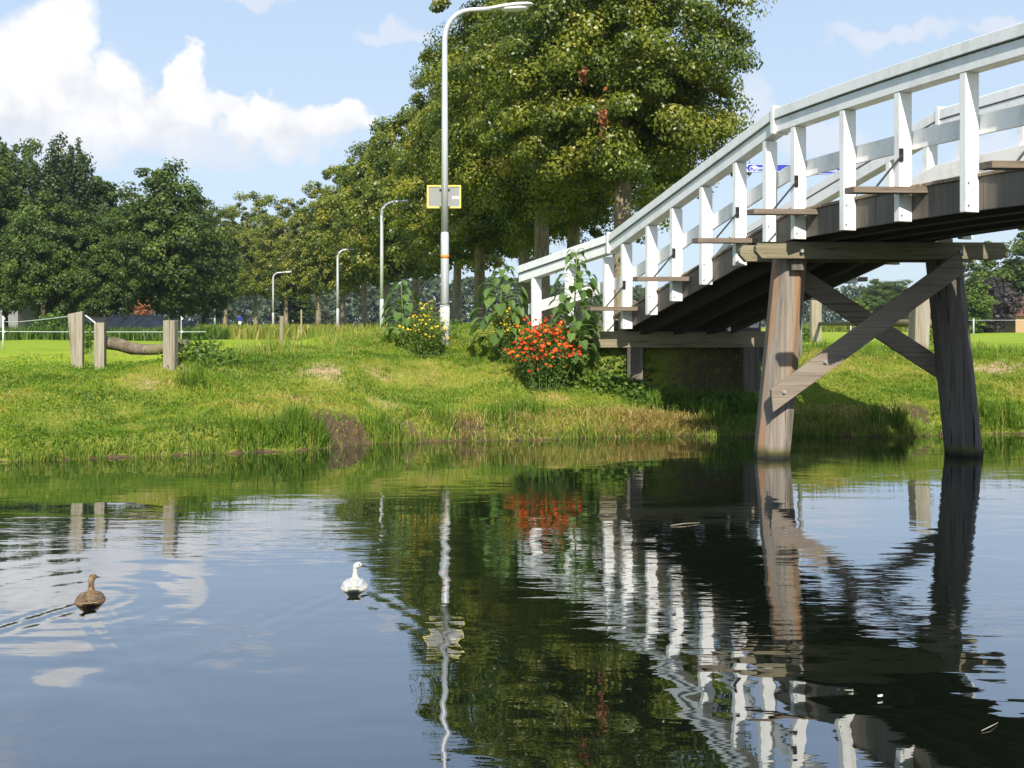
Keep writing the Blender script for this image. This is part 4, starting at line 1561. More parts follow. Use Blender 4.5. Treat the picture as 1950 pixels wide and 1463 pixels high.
def flowers(root, pts, size, mat, seed, name='blossoms', petals=7):
    """small domed rosettes facing up and towards the light"""
    r_ = rg(seed)
    V, Fq, tt = [], [], []
    off = ORG[root]
    for p in pts:
        p = Vector(p) - off
        nrm = Vector((r_.normal(0, 0.4), -0.55 + r_.normal(0, 0.35), 0.75)).normalized()
        a = nrm.orthogonal().normalized()
        b = nrm.cross(a)
        s = size * r_.uniform(0.7, 1.25)
        t0 = r_.random()
        for layer in range(2):
            for k in range(petals):
                an = 2 * math.pi * (k + 0.5 * layer) / petals + r_.normal(0, 0.1)
                d = a * math.cos(an) + b * math.sin(an)
                e = a * -math.sin(an) + b * math.cos(an)
                rr_ = s * (1.0 if layer == 0 else 0.6)
                lift = nrm * (0.12 * s + 0.25 * s * layer)
                i = len(V)
                V += [tuple(p + lift * 0.5), tuple(p + d * rr_ * 0.6 + e * rr_ * 0.28 + lift), tuple(p + d * rr_ + lift * 0.6), tuple(p + d * rr_ * 0.6 - e * rr_ * 0.28 + lift)]
                Fq.append((i, i + 1, i + 2, i + 3))
                tt.append(min(1, max(0, t0 * 0.8 + 0.2 * layer + r_.normal(0, 0.08))))
    me = np_mesh(name, np.array(V), np.array(Fq), np.array(tt))
    o = link_mesh(name, me, mat, root)
    o['kind'] = 'stuff'
    return o


def flower_bush(name, label, px0, px1, py0, py1, Y, n_leaf, n_fl, leaf, fsize, fmat, seed, lmat=None, base_py=None):
    r_ = rg(seed)
    cx = at((px0 + px1) / 2, Y)
    g = Hs(cx, Y)
    root = thing(name, label, 'flowers', (cx, Y, g))
    hw = at(px1, Y) - cx
    ztop, zbot = zat(py0, Y), zat(py1, Y)
    hh = ztop - zbot
    ns = max(24, n_fl // 3)
    mb = MB()
    C, pts = [], []
    per = n_leaf // ns
    for k in range(ns):
        a, q = r_.uniform(0, 6.28), math.sqrt(r_.random())
        bx, by = cx + hw * 0.45 * q * math.cos(a), Y + min(hw, 0.55) * 0.45 * q * math.sin(a)
        spread_ = hw * r_.uniform(0.55, 1.05) * q
        tx, ty = cx + spread_ * math.cos(a) + r_.normal(0, 0.05), Y + min(hw, 0.55) * q * r_.uniform(0.6, 1.1) * math.sin(a)
        g0 = Hs(bx, by)
        tz = max(g0 + 0.12, zbot + hh * (1 - 0.62 * q ** 2.2) * r_.uniform(0.72, 1.04))
        P = [Vector((bx + (tx - bx) * f ** 1.6, by + (ty - by) * f ** 1.6, g0 - 0.03 + (tz - g0 + 0.03) * f)) for f in np.linspace(0, 1, 6)]
        mb.tube(P, [0.006, 0.006, 0.005, 0.005, 0.004, 0.003], 5)
        for i in range(per):
            f = r_.random() ** 0.7 * 0.97
            i0 = min(4, int(f * 5))
            p = P[i0].lerp(P[i0 + 1], f * 5 - i0)
            C.append((p.x - cx + r_.normal(0, 0.045), p.y - Y + r_.normal(0, 0.045), p.z - g + r_.normal(0, 0.03)))
        pts.append(P[-1] + Vector((0, -0.01, 0.015)))
        for _ in range(2):
            f = r_.uniform(0.62, 0.97)
            i0 = min(4, int(f * 5))
            p = P[i0].lerp(P[i0 + 1], f * 5 - i0)
            pts.append(p + Vector((r_.normal(0, 0.05), -abs(r_.normal(0, 0.05)) - 0.02, r_.uniform(0.0, 0.06))))
    C = np.array(C)
    C[:, 2] = np.maximum(C[:, 2], H(cx + C[:, 0], Y + C[:, 1]) - g + 0.015)
    v, f = leaf_quads(C, leaf, np.array([0, -0.3, 0.7]), r_, 0.45, 0.1)
    link_mesh('foliage', np_mesh('foliage', v, f, np.clip(r_.normal(0.45, 0.2, len(C)), 0, 1)), lmat or M['weed'], root)
    mb.build('stems', M['stem'], root)
    flowers(root, pts, fsize, fmat, seed + 1)
    return root


flower_bush('orange_flower_bush', 'rounded bush of orange red flowers on the bank left of the bridge', 955, 1118, 600, 712, 15.4, 5000, 330, 0.055, 0.035, M['orange_fl'], 400)
flower_bush('yellow_flower_clump', 'clump of yellow flowers round the foot of the tall lamp post', 762, 868, 570, 664, 16.5, 2800, 90, 0.045, 0.022, M['yellow_fl'], 410, M['fresh'])
flower_bush('yellow_flower_clump', 'yellow flowers between the sunflower plant and the white rail', 912, 1016, 568, 655, 16.2, 2600, 90, 0.045, 0.022, M['yellow_fl'], 420, M['fresh'])


def heart(p, d, nrm, L, rng, V, Fq, tt, tint):
    """heart-shaped drooping leaf with a folded midrib"""
    d = d.normalized()
    nrm = (nrm - d * nrm.dot(d)).normalized()
    b = nrm.cross(d)
    prof = [(0.0, 0.0), (-0.10, 0.22), (0.05, 0.40), (0.35, 0.42), (0.65, 0.27), (1.0, 0.0)]
    i0 = len(V)
    rib = []
    for (u, wv) in prof:
        drop = -nrm * (0.28 * max(u, 0) ** 2) * L
        rib.append(p + d * u * L + drop)
    for sgn in (1, -1):
        i = len(V)
        V += [tuple(rib[0]), tuple(rib[0].lerp(rib[-1], 0.5) - nrm * (-0.02 * L)), tuple(rib[-1])]
        edge_ = []
        for (u, wv), rb in list(zip(prof, rib))[1:-1]:
            edge_.append(rb + b * sgn * wv * L + nrm * 0.07 * L)
        V += [tuple(e) for e in edge_]
        Fq.append((i, i + 1, i + 3 + 1, i + 3))
        Fq.append((i + 1, i + 5, i + 4, i + 4 - 0) if False else (i + 1, i + 3 + 2, i + 3 + 1, i + 3 + 1))
        Fq.append((i + 1, i + 2, i + 3 + 3, i + 3 + 2))
        tt += [tint + 0.06 * sgn] * 3


def sunflower(label, px, Y, py_top, n_leaf, seed, lean=0.0, L=0.24, spread=1.0):
    r_ = rg(seed)
    x = at(px, Y)
    g = Hs(x, Y)
    top = zat(py_top, Y)
    hgt = top - g
    root = thing('sunflower_plant', label, 'plant', (x, Y, g), 'unopened sunflower plants on the bank')
    mb = MB()
    stem = [Vector((x + lean * f * f, Y + 0.02 * math.sin(4 * f), g - 0.05 + (hgt + 0.05) * f)) for f in np.linspace(0, 1, 8)]
    mb.tube(stem, [0.019 - 0.010 * i / 7 for i in range(8)], 7)
    V, T3, tt = [], [], []
    off = ORG[root]
    Q = []
    for k in range(n_leaf):
        f = 0.22 + 0.78 * (k + 0.5) / n_leaf
        i = min(6, int(f * 7))
        p = stem[i].lerp(stem[i + 1], f * 7 - i)
        a = k * 2.4 + r_.normal(0, 0.3)
        ext = (0.16 + 0.10 * math.sin(math.pi * f)) * spread * (1.0 if f < 0.85 else 0.5)
        out = Vector((math.cos(a), math.sin(a), 0))
        tip = p + out * ext + Vector((0, 0, 0.06))
        mb.tube([p, p.lerp(tip, 0.6) + Vector((0, 0, 0.03)), tip], 0.005, 5)
        Lk = L * r_.uniform(0.75, 1.2) * (1.0 if f < 0.8 else 0.65)
        d = out + Vector((0, 0, -0.55 - 0.5 * r_.random()))
        nr = out * 0.7 + Vector((0, 0, 0.9)) + Vector(r_.normal(0, 0.25, 3))
        q0 = len(Q)
        heart(tip - off, d, nr, Lk, r_, V, Q, tt, float(np.clip(r_.normal(0.5, 0.2), 0, 1)))
    # clean quads and triangles
    quads = [q for q in Q if len(set(q)) == 4]
    tris = [(q[0], q[1], q[2]) for q in Q if len(set(q)) == 3]
    tq = [t for q, t in zip(Q, tt) if len(set(q)) == 4]
    t3 = [t for q, t in zip(Q, tt) if len(set(q)) == 3]
    me = np_mesh('leaves', np.array(V), [np.array(tris), np.array(quads)], np.array(t3 + tq))
    link_mesh('leaves', me, M['sunfl'], root)
    mb.build('stem', M['stem'], root, smooth=True)
    return root


sunflower('leafy sunflower plant in front of the white rail, tallest of the three', 1092, 15.5, 480, 74, 500, 0.05, 0.185, 1.25)
sunflower('leafy sunflower plant with drooping leaves left of the white rail end', 948, 16.3, 512, 62, 510, 0.10, 0.20, 1.45)
sunflower('shorter sunflower plant left of the tall lamp post', 768, 16.9, 540, 46, 520, -0.04, 0.17, 1.0)
leaf_clump('leafy_plant', *hit(1120, 715)[:2], 0.50, 0.30, 0.24, 700, 0.075, M['fresh'], 'bright green leafy plant below the tallest sunflower', 'plant', 600)
leaf_clump('nettle_patch', *hit(1195, 752)[:2], 0.70, 0.25, 0.26, 900, 0.08, M['weed'], 'bushy dark green nettles at the left abutment post', 'plant', 601, mean=0.55)
leaf_clump('nettle_patch', *hit(1355, 785)[:2], 1.0, 0.22, 0.24, 1000, 0.08, M['weed'], 'shaded green weeds under the bridge deck', 'plant', 602, mean=0.4)
leaf_clump('leafy_plant', *hit(1535, 650)[:2], 0.30, 0.25, 0.55, 420, 0.08, M['weed'], 'tall green weed between the bridge pile and the right log barrier', 'plant', 603)
leaf_clump('leafy_plant', *hit(1775, 660)[:2], 0.28, 0.25, 0.50, 380, 0.07, M['fresh'], 'light green weed beside the right pile of the bridge', 'plant', 604)
leaf_clump('leafy_plant', *hit(166, 675)[:2], 0.14, 0.12, 0.62, 160, 0.07, M['fresh'], 'slim green weed between the two left barrier posts', 'plant', 605)
leaf_clump('leafy_plant', *hit(385, 690)[:2], 0.5, 0.35, 0.35, 500, 0.06, M['weed'], 'low weeds right of the log barrier', 'plant', 606)
leaf_clump('dry_bush', *hit(815, 650)[:2], 0.7, 0.3, 0.45, 700, 0.055, M['weed'], 'low green growth under the yellow flowers by the lamp post', 'plant', 607, mean=0.6)
leaf_clump('hedge_bush', at(102, 46), 46.0, 1.1, 0.6, 1.25, 700, 0.17, M['weed'], 'round green bush at the edge of the left meadow', 'bush', 608)
leaf_clump('hedge_bush', at(1888, 92), 92.0, 2.0, 0.8, 1.3, 600, 0.25, M['oak'], 'dark green bush across the right meadow', 'bush', 609)


# ------------------------------------------------------------------ street lamps
def street_lamp(label, px, Y, py_top, r_low, r_up, detail, arm=0.80, head=0.70, tilt=0.06):
    x = at(px, Y)
    g = Hs(x, Y)
    top = zat(py_top, Y)
    root = thing('street_lamp', label, 'street lamp', (x, Y, g), 'street lamps along the avenue')
    step = g + 1.9 if detail else g + 1.6
    mb = MB()
    cr = 0.42
    pts = [(x, Y, step), (x, Y, (step + top) / 2), (x, Y, top - cr)]
    rad = [r_low * 0.86, (r_low * 0.86 + r_up) / 2, r_up]
    for k in range(1, 7):
        a = math.pi / 2 * k / 6
        pts.append((x + cr * (1 - math.cos(a)), Y, top - cr + cr * math.sin(a) + 0.01 * k))
        rad.append(r_up * (1 - 0.03 * k))
    pts.append((x + arm, Y, top + 0.085))
    rad.append(r_up * 0.78)
    mb.tube(pts, rad, 14)
    mb.build('pole', M['galv'], root, smooth=True)
    mb = MB()
    mb.tube([(x, Y, g - 0.2), (x, Y, step - 0.04), (x, Y, step), (x, Y, step + 0.01)], [r_low, r_low, r_low * 0.9, r_low * 0.8], 14)
    mb.build('pole_sleeve', M['galv'], root, smooth=True)
    # luminaire: flat shell with a lens below
    rings = []
    for (u, hw, hh, dz) in ((-0.06, 0.035, 0.035, 0.0), (0.04, 0.05, 0.045, 0.0), (0.16, 0.095, 0.055, 0.005), (0.40, 0.13, 0.06, 0.012), (0.60, 0.12, 0.05, 0.018), (head - 0.02, 0.07, 0.03, 0.025), (head, 0.03, 0.012, 0.025)):
        c = Vector((x + arm + u, Y, top + 0.085 + dz + tilt * u))
        rings.append([c + Vector((0, hw * math.cos(b), (hh if math.sin(b) > 0 else hh * 0.55) * math.sin(b))) for b in [2 * math.pi * j / 14 for j in range(14)]])
    mb = MB()
    mb.loft(rings)
    hd = mb.build('lamp_head', M['lamp_white'], root, smooth=True)
    rings = []
    for (u, hw, hh) in ((0.16, 0.05, 0.02), (0.24, 0.09, 0.05), (0.45, 0.105, 0.058), (0.58, 0.08, 0.045), (0.63, 0.03, 0.015)):
        c = Vector((x + arm + u, Y, top + 0.068 + tilt * u))
        rings.append([c + Vector((0, hw * math.cos(b), hh * math.sin(b) * (1 if math.sin(b) < 0 else 0.2))) for b in [2 * math.pi * j / 12 for j in range(12)]])
    mb = MB()
    mb.loft(rings)
    mb.build('lens', M['sign_white'], hd, smooth=True)
    if detail:
        zb = zat(582, Y)
        mb = MB()
        mb.tube([(x, Y, g - 0.2), (x, Y, zb - 0.06), (x, Y, zb), (x, Y, zb + 0.01)], [r_low * 1.32, r_low * 1.25, r_low * 1.2, r_low * 0.9], 14)
        mb.build('base_sleeve', M['lamp_white'], root, smooth=True)
        mb = MB()
        ring = [(x + 0.115 * math.cos(a), Y + 0.115 * math.sin(a), zb + 0.02 + 0.01 * math.cos(a)) for a in np.linspace(0, 2 * math.pi, 17)]
        mb.tube(ring, 0.010, 6)
        mb.tube([(x + 0.10, Y - 0.02, zb + 0.02), (x + 0.17, Y - 0.04, zb + 0.0), (x + 0.19, Y - 0.04, zb - 0.06)], 0.007, 6)
        mb.build('strap', M['iron'], root)
        zs = zat(489, Y)
        mb = MB()
        mb.tube([(x, Y, zs - 0.03), (x, Y, zs + 0.03)], [r_low * 1.02] * 2, 14)
        mb.build('sticker', M['orange_band'], root, smooth=True)
    return root


street_lamp('tallest street lamp, galvanised pole carrying the yellow framed board', 847, 17.0, 26, 0.070, 0.047, True)
street_lamp('second street lamp from the yellow framed board, cream pole leaning left', 727, 38.0, 388, 0.080, 0.06, False)
street_lamp('middle street lamp of the row with a slim white pole', 643, 58.0, 478, 0.09, 0.065, False, tilt=0.0)
street_lamp('small street lamp before the dark avenue crowns, fourth in the row', 520, 80.0, 521, 0.09, 0.07, False)
street_lamp('farthest and smallest street lamp, grey beside the dark wood', 409, 108.0, 550, 0.09, 0.07, False)

# yellow-framed board, seen from behind, clamped to the tall lamp
Yb = 17.13
bx0, bx1, bz0, bz1 = at(813, Yb), at(878, Yb), zat(397, Yb), zat(353, Yb)
brd = thing('notice_board', 'yellow framed grey board fixed behind the tallest lamp post', 'sign', ((bx0 + bx1) / 2, Yb, bz0))
MB().box(bx0 + 0.02, bx1 - 0.02, Yb, Yb + 0.02, bz0 + 0.02, bz1 - 0.02).build('panel', M['board'], brd)
mb = MB()
mb.box(bx0, bx1, Yb - 0.012, Yb + 0.03, bz0, bz0 + 0.028)
mb.box(bx0, bx1, Yb - 0.012, Yb + 0.03, bz1 - 0.028, bz1)
mb.box(bx0, bx0 + 0.028, Yb - 0.012, Yb + 0.03, bz0 + 0.028, bz1 - 0.028)
mb.box(bx1 - 0.028, bx1, Yb - 0.012, Yb + 0.03, bz0 + 0.028, bz1 - 0.028)
mb.build('frame', M['yellow'], brd, 0.003)
xl = at(847, Yb)
for zz in (bz0 + 0.03, bz1 - 0.07):
    mb = MB()
    mb.box(xl - 0.09, xl + 0.09, Yb - 0.045, Yb - 0.002, zz, zz + 0.03)
    mb.build('clamp', M['bolt'], brd, 0.003)
MB().box(at(861, Yb), at(874, Yb), Yb - 0.003, Yb - 0.0005, zat(379, Yb), zat(374, Yb)).build('white_sticker', M['sign_white'], brd)

# ------------------------------------------------------------------ blue direction signs
Ys = 16.6
xs = at(1524, Ys)
sg = thing('direction_signpost', 'blue direction sign with white lettering seen through the bridge railing', 'signpost', (xs, Ys, Hs(xs, Ys)))
mb = MB()
mb.tube([(xs, Ys, Hs(xs, Ys) - 0.2), (xs, Ys, zat(306, Ys))], 0.035, 12)
mb.build('pole', M['galv'], sg, smooth=True)


def sign_arm(x0, x1, z0, z1, yy, text, arrow, tx):
    o = MB().box(x0, x1, yy, yy + 0.02, z0, z1).build('sign_panel', M['blue'], sg, 0.003)
    h = z1 - z0
    mb = MB()
    e = 0.008
    mb.box(x0 + e, x1 - e, yy - 0.002, yy - 0.0005, z0 + e, z0 + 2 * e)
    mb.box(x0 + e, x1 - e, yy - 0.002, yy - 0.0005, z1 - 2 * e, z1 - e)
    mb.build('border', M['sign_white'], o)
    if arrow:
        mb = MB()
        zc = (z0 + z1) / 2
        ax = x0 + 0.05
        pr = [(ax - 0.02, zc), (ax + 0.03, zc - 0.05), (ax + 0.05, zc - 0.05), (ax + 0.015, zc), (ax + 0.05, zc + 0.05), (ax + 0.03, zc + 0.05)]
        mb.loft([[Vector((px, yy - d, pz)) for px, pz in pr] for d in (0.0005, 0.003)])
        mb.build('arrow', M['sign_white'], o)
        # bicycle mark
        mb = MB()
        for wxx in (x0 + 0.155, x0 + 0.235):
            ring = [(wxx + 0.032 * math.cos(a), yy - 0.002, zc - 0.012 + 0.032 * math.sin(a)) for a in np.linspace(0, 2 * math.pi, 15)]
            mb.tube(ring, 0.005, 5)
        mb.tube([(x0 + 0.155, yy - 0.002, zc - 0.012), (x0 + 0.175, yy - 0.002, zc + 0.035), (x0 + 0.215, yy - 0.002, zc + 0.035), (x0 + 0.235, yy - 0.002, zc - 0.012)], 0.005, 5)
        mb.tube([(x0 + 0.175, yy - 0.002, zc + 0.035), (x0 + 0.195, yy - 0.002, zc - 0.012), (x0 + 0.215, yy - 0.002, zc + 0.035)], 0.005, 5)
        mb.build('bicycle_symbol', M['sign_white'], o)
    cu = bpy.data.curves.new('lettering', 'FONT')
    cu.body = text
    cu.size = h * 0.52
    cu.extrude = 0.001
    cu.materials.append(M['sign_white'])
    tmp = bpy.data.objects.new('lettering_curve', cu)
    COL.objects.link(tmp)
    bpy.context.view_layer.update()
    me = bpy.data.meshes.new_from_object(tmp.evaluated_get(bpy.context.evaluated_depsgraph_get()))
    bpy.data.objects.remove(tmp, do_unlink=True)
    t = bpy.data.objects.new('lettering', me)
    COL.objects.link(t)
    t.parent = o
    off = ORG[o]
    t.location = (tx - off.x, yy - 0.003 - off.y, z0 + h * 0.33 - off.z)
    t.rotation_euler = (R(90), 0, 0)


sign_arm(at(1412, Ys), at(1519, Ys), zat(329, Ys), zat(313, Ys), Ys - 0.06, 'Graafschap', True, at(1433, Ys))
sign_arm(at(1530, Ys), at(1612, Ys), zat(334, Ys), zat(317, Ys), Ys - 0.06, 'Schoepe', False, at(1562, Ys))


# ------------------------------------------------------------------ timber posts and log barriers
def timber(mb, x, y, w, d, z0, z1, topx=0.0, topslope=0.0, taper=1.0, rot=0.0):
    rings = []
    for i in range(5):
        f = i / 4
        k = taper + (1 - taper) * f if taper > 0 else 1
        cx = x + topx * f
        c_, s_ = math.cos(rot), math.sin(rot)
        rg_ = []
        for (u, v) in ((-1, -1), (1, -1), (1, 1), (-1, 1)):
            lx_, ly_ = u * w / 2 * k, v * d / 2 * k
            zz = z0 + (z1 - z0) * f + (topslope * u * f if i == 4 else 0)
            rg_.append(Vector((cx + lx_ * c_ - ly_ * s_, y + lx_ * s_ + ly_ * c_, zz)))
        rings.append(rg_)
    mb.loft(rings)


def hit_base(px, py):
    return hit(px, py)


x, y, z = hit(149, 700)
sc = y / F
p1 = thing('timber_post', 'tall weathered post leaning left at the end of the log barrier', 'post', (x, y, z))
mb = MB()
timber(mb, x, y, 27 * sc, 0.13, z - 0.2, z + 104 * sc, -4 * sc, 3.0 * sc, 0.66, 0.12)
mb.build('post', M['post'], p1, 0.008)
bar_x0, bar_y, bz_ = hit(191, 703)
bx_2, by_2, bz_2 = hit(325, 700)
ba = thing('log_barrier', 'low barrier of a crooked log between two square posts on the left bank', 'barrier', (bar_x0, bar_y, bz_), 'log barriers on the far bank')
sc = bar_y / F
mb = MB()
timber(mb, bar_x0, bar_y, 18.5 * sc, 0.13, bz_ - 0.2, bz_ + 88 * sc, 0, 0, 1, 0.1)
mb.build('post', M['post'], ba, 0.008)
mb = MB()
timber(mb, bx_2, by_2, 22 * sc, 0.15, bz_2 - 0.2, bz_2 + 87 * sc, 0, 0, 1, -0.05)
mb.build('post', M['post'], ba, 0.008)
Yl = max(bar_y, by_2) + 0.19
pts, rad = [], []
for (px, py, r0) in ((200, 653, 12), (225, 656, 12), (250, 664, 11.5), (275, 666, 10.5), (300, 666, 10), (325, 660, 10), (345, 658, 10.5), (358, 657, 10.5)):
    pts.append((at(px, Yl), Yl, zat(py, Yl)))
    rad.append(r0 * Yl / F)
mb = MB()
mb.tube(pts, rad, 12)
mb.build('log_rail', M['log'], ba, smooth=True)
# right-hand barrier seen under the bridge
x0, y0, z0 = hit(1553, 652)
x1, y1, z1 = hit(1748, 672)
ba2 = thing('log_barrier', 'low barrier with a straight round rail seen through the bridge braces', 'barrier', (x0, y0, z0), 'log barriers on the far bank')
mb = MB()
timber(mb, x0, y0, 22 * y0 / F, 0.18, z0 - 0.2, zat(570, y0), 0, 0, 1, 0.3)
mb.build('post', M['post'], ba2, 0.02)
mb = MB()
timber(mb, x1, y1, 31 * y1 / F, 0.22, z1 - 0.2, zat(566, y1), 4 * y1 / F, 2 * y1 / F, 1, 0.2)
mb.build('post', M['post'], ba2, 0.008)
mb = MB()
ym = y0 + 0.2
mb.tube([(at(1560, ym), ym, zat(617, ym)), (at(1650, (ym + y1 + .2) / 2), (ym + y1 + .2) / 2, zat(616, (ym + y1 + .2) / 2)), (at(1770, y1 + 0.2), y1 + 0.2, zat(616, y1 + .2))], [0.075, 0.08, 0.085], 12)
mb.build('log_rail', M['log'], ba2, smooth=True)

# fence posts in the field margin
for (px, py0, py1, Y, wpx, lab) in ((741, 622, 662, 24.0, 12, 'short reddish brown fence post beside the second lamp post'),
                                    (537, 602, 645, 36.0, 7, 'slim grey fence post in the long grass right of the fourth lamp'),
                                    (574, 590, 650, 31.0, 3, 'thin tall stick standing in the long grass')):
    x = at(px, Y)
    g = Hs(x, Y)
    mb = MB()
    timber(mb, x, Y, wpx * Y / F, wpx * Y / F, g - 0.1, max(zat(py0, Y), g + 0.3))
    o = mb.build('fence_post', M['post'], None, 0.006)
    tag(o, lab, 'post')

# electric fence on the left: white posts, tape, cord
Yt = 25.0
fp = thing('electric_fence', 'white tape electric fence on thin posts along the left meadow', 'fence', (at(5, Yt), Yt, Hs(at(5, Yt), Yt)))
for px in (6, 345):
    x = at(px, Yt)
    mb = MB()
    mb.tube([(x, Yt, Hs(x, Yt) - 0.1), (x, Yt, zat(602, Yt))], 0.022 if px < 100 else 0.008, 8)
    po = mb.build('post', M['tape'], fp, smooth=True)
    mb = MB()
    for py in (607, 632):
        mb.box(x + 0.01, x + 0.05, Yt - 0.02, Yt + 0.02, zat(py + 2, Yt), zat(py - 2, Yt))
    mb.build('insulator', M['tape'], po, 0.004)
for (a, b) in (((-150, 630), (392, 632)),):
    pts = []
    for i in range(13):
        f = i / 12
        px, py = a[0] + (b[0] - a[0]) * f, a[1] + (b[1] - a[1]) * f + 1.2 * math.sin(math.pi * f)
        pts.append((at(px, Yt), Yt, zat(py, Yt)))
    mb = MB()
    mb.tube(pts, 0.008, 6)
    mb.build('tape', M['tape'], fp)
cord = MB()
xp, yp, zp = hit(149, 700)
pa = Vector((at(6, Yt), Yt, zat(613, Yt)))
pb = Vector((at(137, yp), yp - 0.02, zat(602, yp)))
pc = Vector((at(184, bar_y), bar_y, zat(617, bar_y)))
cord.tube([pa, pa.lerp(pb, 0.35) + Vector((0, 0, -0.03)), pa.lerp(pb, 0.7) + Vector((0, 0, -0.02)), pb], 0.008, 6)
pd_ = Vector((at(164, yp), yp - 0.02, zat(601, yp)))
cord.tube([pd_, pc], 0.011, 6)
tag(cord.build('cord', M['tape'], None), 'pale cord tied from the tall leaning post to the log barrier', 'cord')
Yr = 60.0
fr_ = thing('wire_fence', 'thin wire fence with white posts across the right meadow', 'fence', (at(1855, Yr), Yr, Hs(at(1855, Yr), Yr)))
for px, pt in ((1854, 607), (2100, 606), (1620, 606)):
    x = at(px, Yr)
    mb = MB()
    mb.tube([(x, Yr, Hs(x, Yr) - 0.1), (x, Yr, zat(pt, Yr))], 0.04, 8)
    mb.build('post', M['tape'], fr_, smooth=True)
mb = MB()
mb.tube([(at(1620, Yr), Yr, zat(610, Yr)), (at(1854, Yr), Yr, zat(610, Yr)), (at(2100, Yr), Yr, zat(610, Yr))], 0.010, 5)
mb.build('wire', M['tape'], fr_)

# small blue traffic sign far down the road
Yq = 90.0
xq = at(457, Yq)
ts = thing('traffic_sign', 'small round blue traffic sign with white plate far off in the maize', 'sign', (xq, Yq, Hs(xq, Yq)))
mb = MB()
mb.tube([(xq, Yq, Hs(xq, Yq) - 0.1), (xq, Yq, zat(602, Yq))], 0.04, 8)
mb.build('pole', M['galv'], ts)
mb = MB()
mb.tube([(xq, Yq - 0.05, zat(607, Yq)), (xq, Yq - 0.08, zat(607, Yq))], 0.20, 18)
mb.build('disc', M['blue'], ts)
MB().box(xq - 0.14, xq + 0.14, Yq - 0.08, Yq - 0.05, zat(618, Yq), zat(612.5, Yq)).build('plate', M['sign_white'], ts)


# ------------------------------------------------------------------ sheeted heaps, shed, barn, farmhouse
def heap(label, px0, px1, py_top, Y, seed):
    x0, x1 = at(px0, Y), at(px1, Y)
    g = Hs((x0 + x1) / 2, Y)
    top = zat(py_top, Y) - g
    nx_, ny_ = 46, 14
    V, Fq = [], []
    for i in range(nx_ + 1):
        for j in range(ny_ + 1):
            u, v = i / nx_, j / ny_
            x = x0 + (x1 - x0) * u
            prof = min(1, math.sin(math.pi * min(max(v, 0), 1)) ** 0.45 if 0 < v < 1 else 0) * min(1, (min(u, 1 - u) * 6) ** 0.6 if 0 < u < 1 else 0)
            wr = float(fnoise(np.array([x * 2.6 + seed]), np.array([v * 5.0]))[0]) - 0.5
            V.append((x, Y - 2.0 + 4.0 * v + 0.3 * wr, g - 0.05 + top * prof * (1 + 0.55 * wr)))
    for i in range(nx_):
        for j in range(ny_):
            b = i * (ny_ + 1) + j
            Fq.append((b, b + ny_ + 1, b + ny_ + 2, b + 1))
    me = np_mesh('silage_heap', np.array(V), np.array(Fq), smooth=True)
    tag(link_mesh('silage_heap', me, M['tarp']), label, 'heap', 'sheeted heaps behind the left meadow')


heap('long heap under shiny black plastic sheeting between the barrier posts', 196, 322, 602, 54, 1)
heap('heap under black plastic sheeting left of the tall leaning post', 55, 172, 607, 56, 5)
heap('low dark sheeted heap right of the withered branch', 318, 372, 610, 55, 9)


def house(name, label, cat, x0, x1, y0, y1, eave, ridge, wm, rm, axis='x', windows=()):
    g = Hs((x0 + x1) / 2, y0)
    h = thing(name, label, cat, ((x0 + x1) / 2, (y0 + y1) / 2, g))
    yc = (y0 + y1) / 2
    mb = MB()
    prof = [(y0, g - 0.2), (y1, g - 0.2), (y1, g + eave), (yc, g + ridge), (y0, g + eave)]
    mb.loft([[Vector((x, y, z)) for (y, z) in prof] for x in (x0, x1)])
    mb.build('wall', wm, h)
    mb = MB()
    k = 0.3
    sl = (ridge - eave) / (yc - y0)
    for sgn in (-1, 1):
        ye = y0 - k if sgn < 0 else y1 + k
        z_e = g + eave - sl * k
        mb.hexa([(x0 - k, ye, z_e + 0.02), (x1 + k, ye, z_e + 0.02), (x1 + k, yc, g + ridge + 0.02), (x0 - k, yc, g + ridge + 0.02),
                 (x0 - k, ye, z_e + 0.14), (x1 + k, ye, z_e + 0.14), (x1 + k, yc, g + ridge + 0.14), (x0 - k, yc, g + ridge + 0.14)])
    mb.build('roof', rm, h)
    for (wx0, wx1, wz0, wz1) in windows:
        mb = MB()
        mb.box(wx0, wx1, y0 - 0.06, y0 - 0.004, g + wz0, g + wz1)
        wo_ = mb.build('window', M['sign_white'], h)
        MB().box(wx0 + 0.08, wx1 - 0.08, y0 - 0.075, y0 - 0.062, g + wz0 + 0.08, g + wz1 - 0.08).build('pane', M['glass'], wo_)
    return h


xa, xb = at(-10, 80), at(34, 80)
house('barn', 'grey barn wall showing between the trunks at the far left', 'barn', xa, xb, 80, 86, 2.2, 3.6, M['barn'], M['roof'])
xa, xb = at(160, 58.5), at(250, 58.5)
house('shed', 'low dark roofed shed behind the long sheeted heap', 'shed', xa, xb, 58.5, 61.5, 0.85, 1.15, M['roof'], M['roof'])
xa, xb = at(1934, 84), at(2060, 84)
house('farmhouse', 'tan brick farmhouse corner with red roof at the right edge', 'house', xa, xb, 84, 90, 1.55, 3.0, M['brick'], M['tile'], windows=((xa + 1.2, xa + 2.1, 0.5, 1.35), (xa + 3.0, xa + 3.9, 0.5, 1.35)))


# ------------------------------------------------------------------ ducks
def duck_mat(name, stops, scale=30.0, flow=(1, 1, 1)):
    m, t = material(name)
    o = t.obj()
    n = t.noise(t.scaled(o, flow), scale, 4.0, 0.65)
    t.out(t.principled(t.ramp(n, stops), 0.75, t.bump(n, 0.35, 0.004), spec=0.2))
    return m


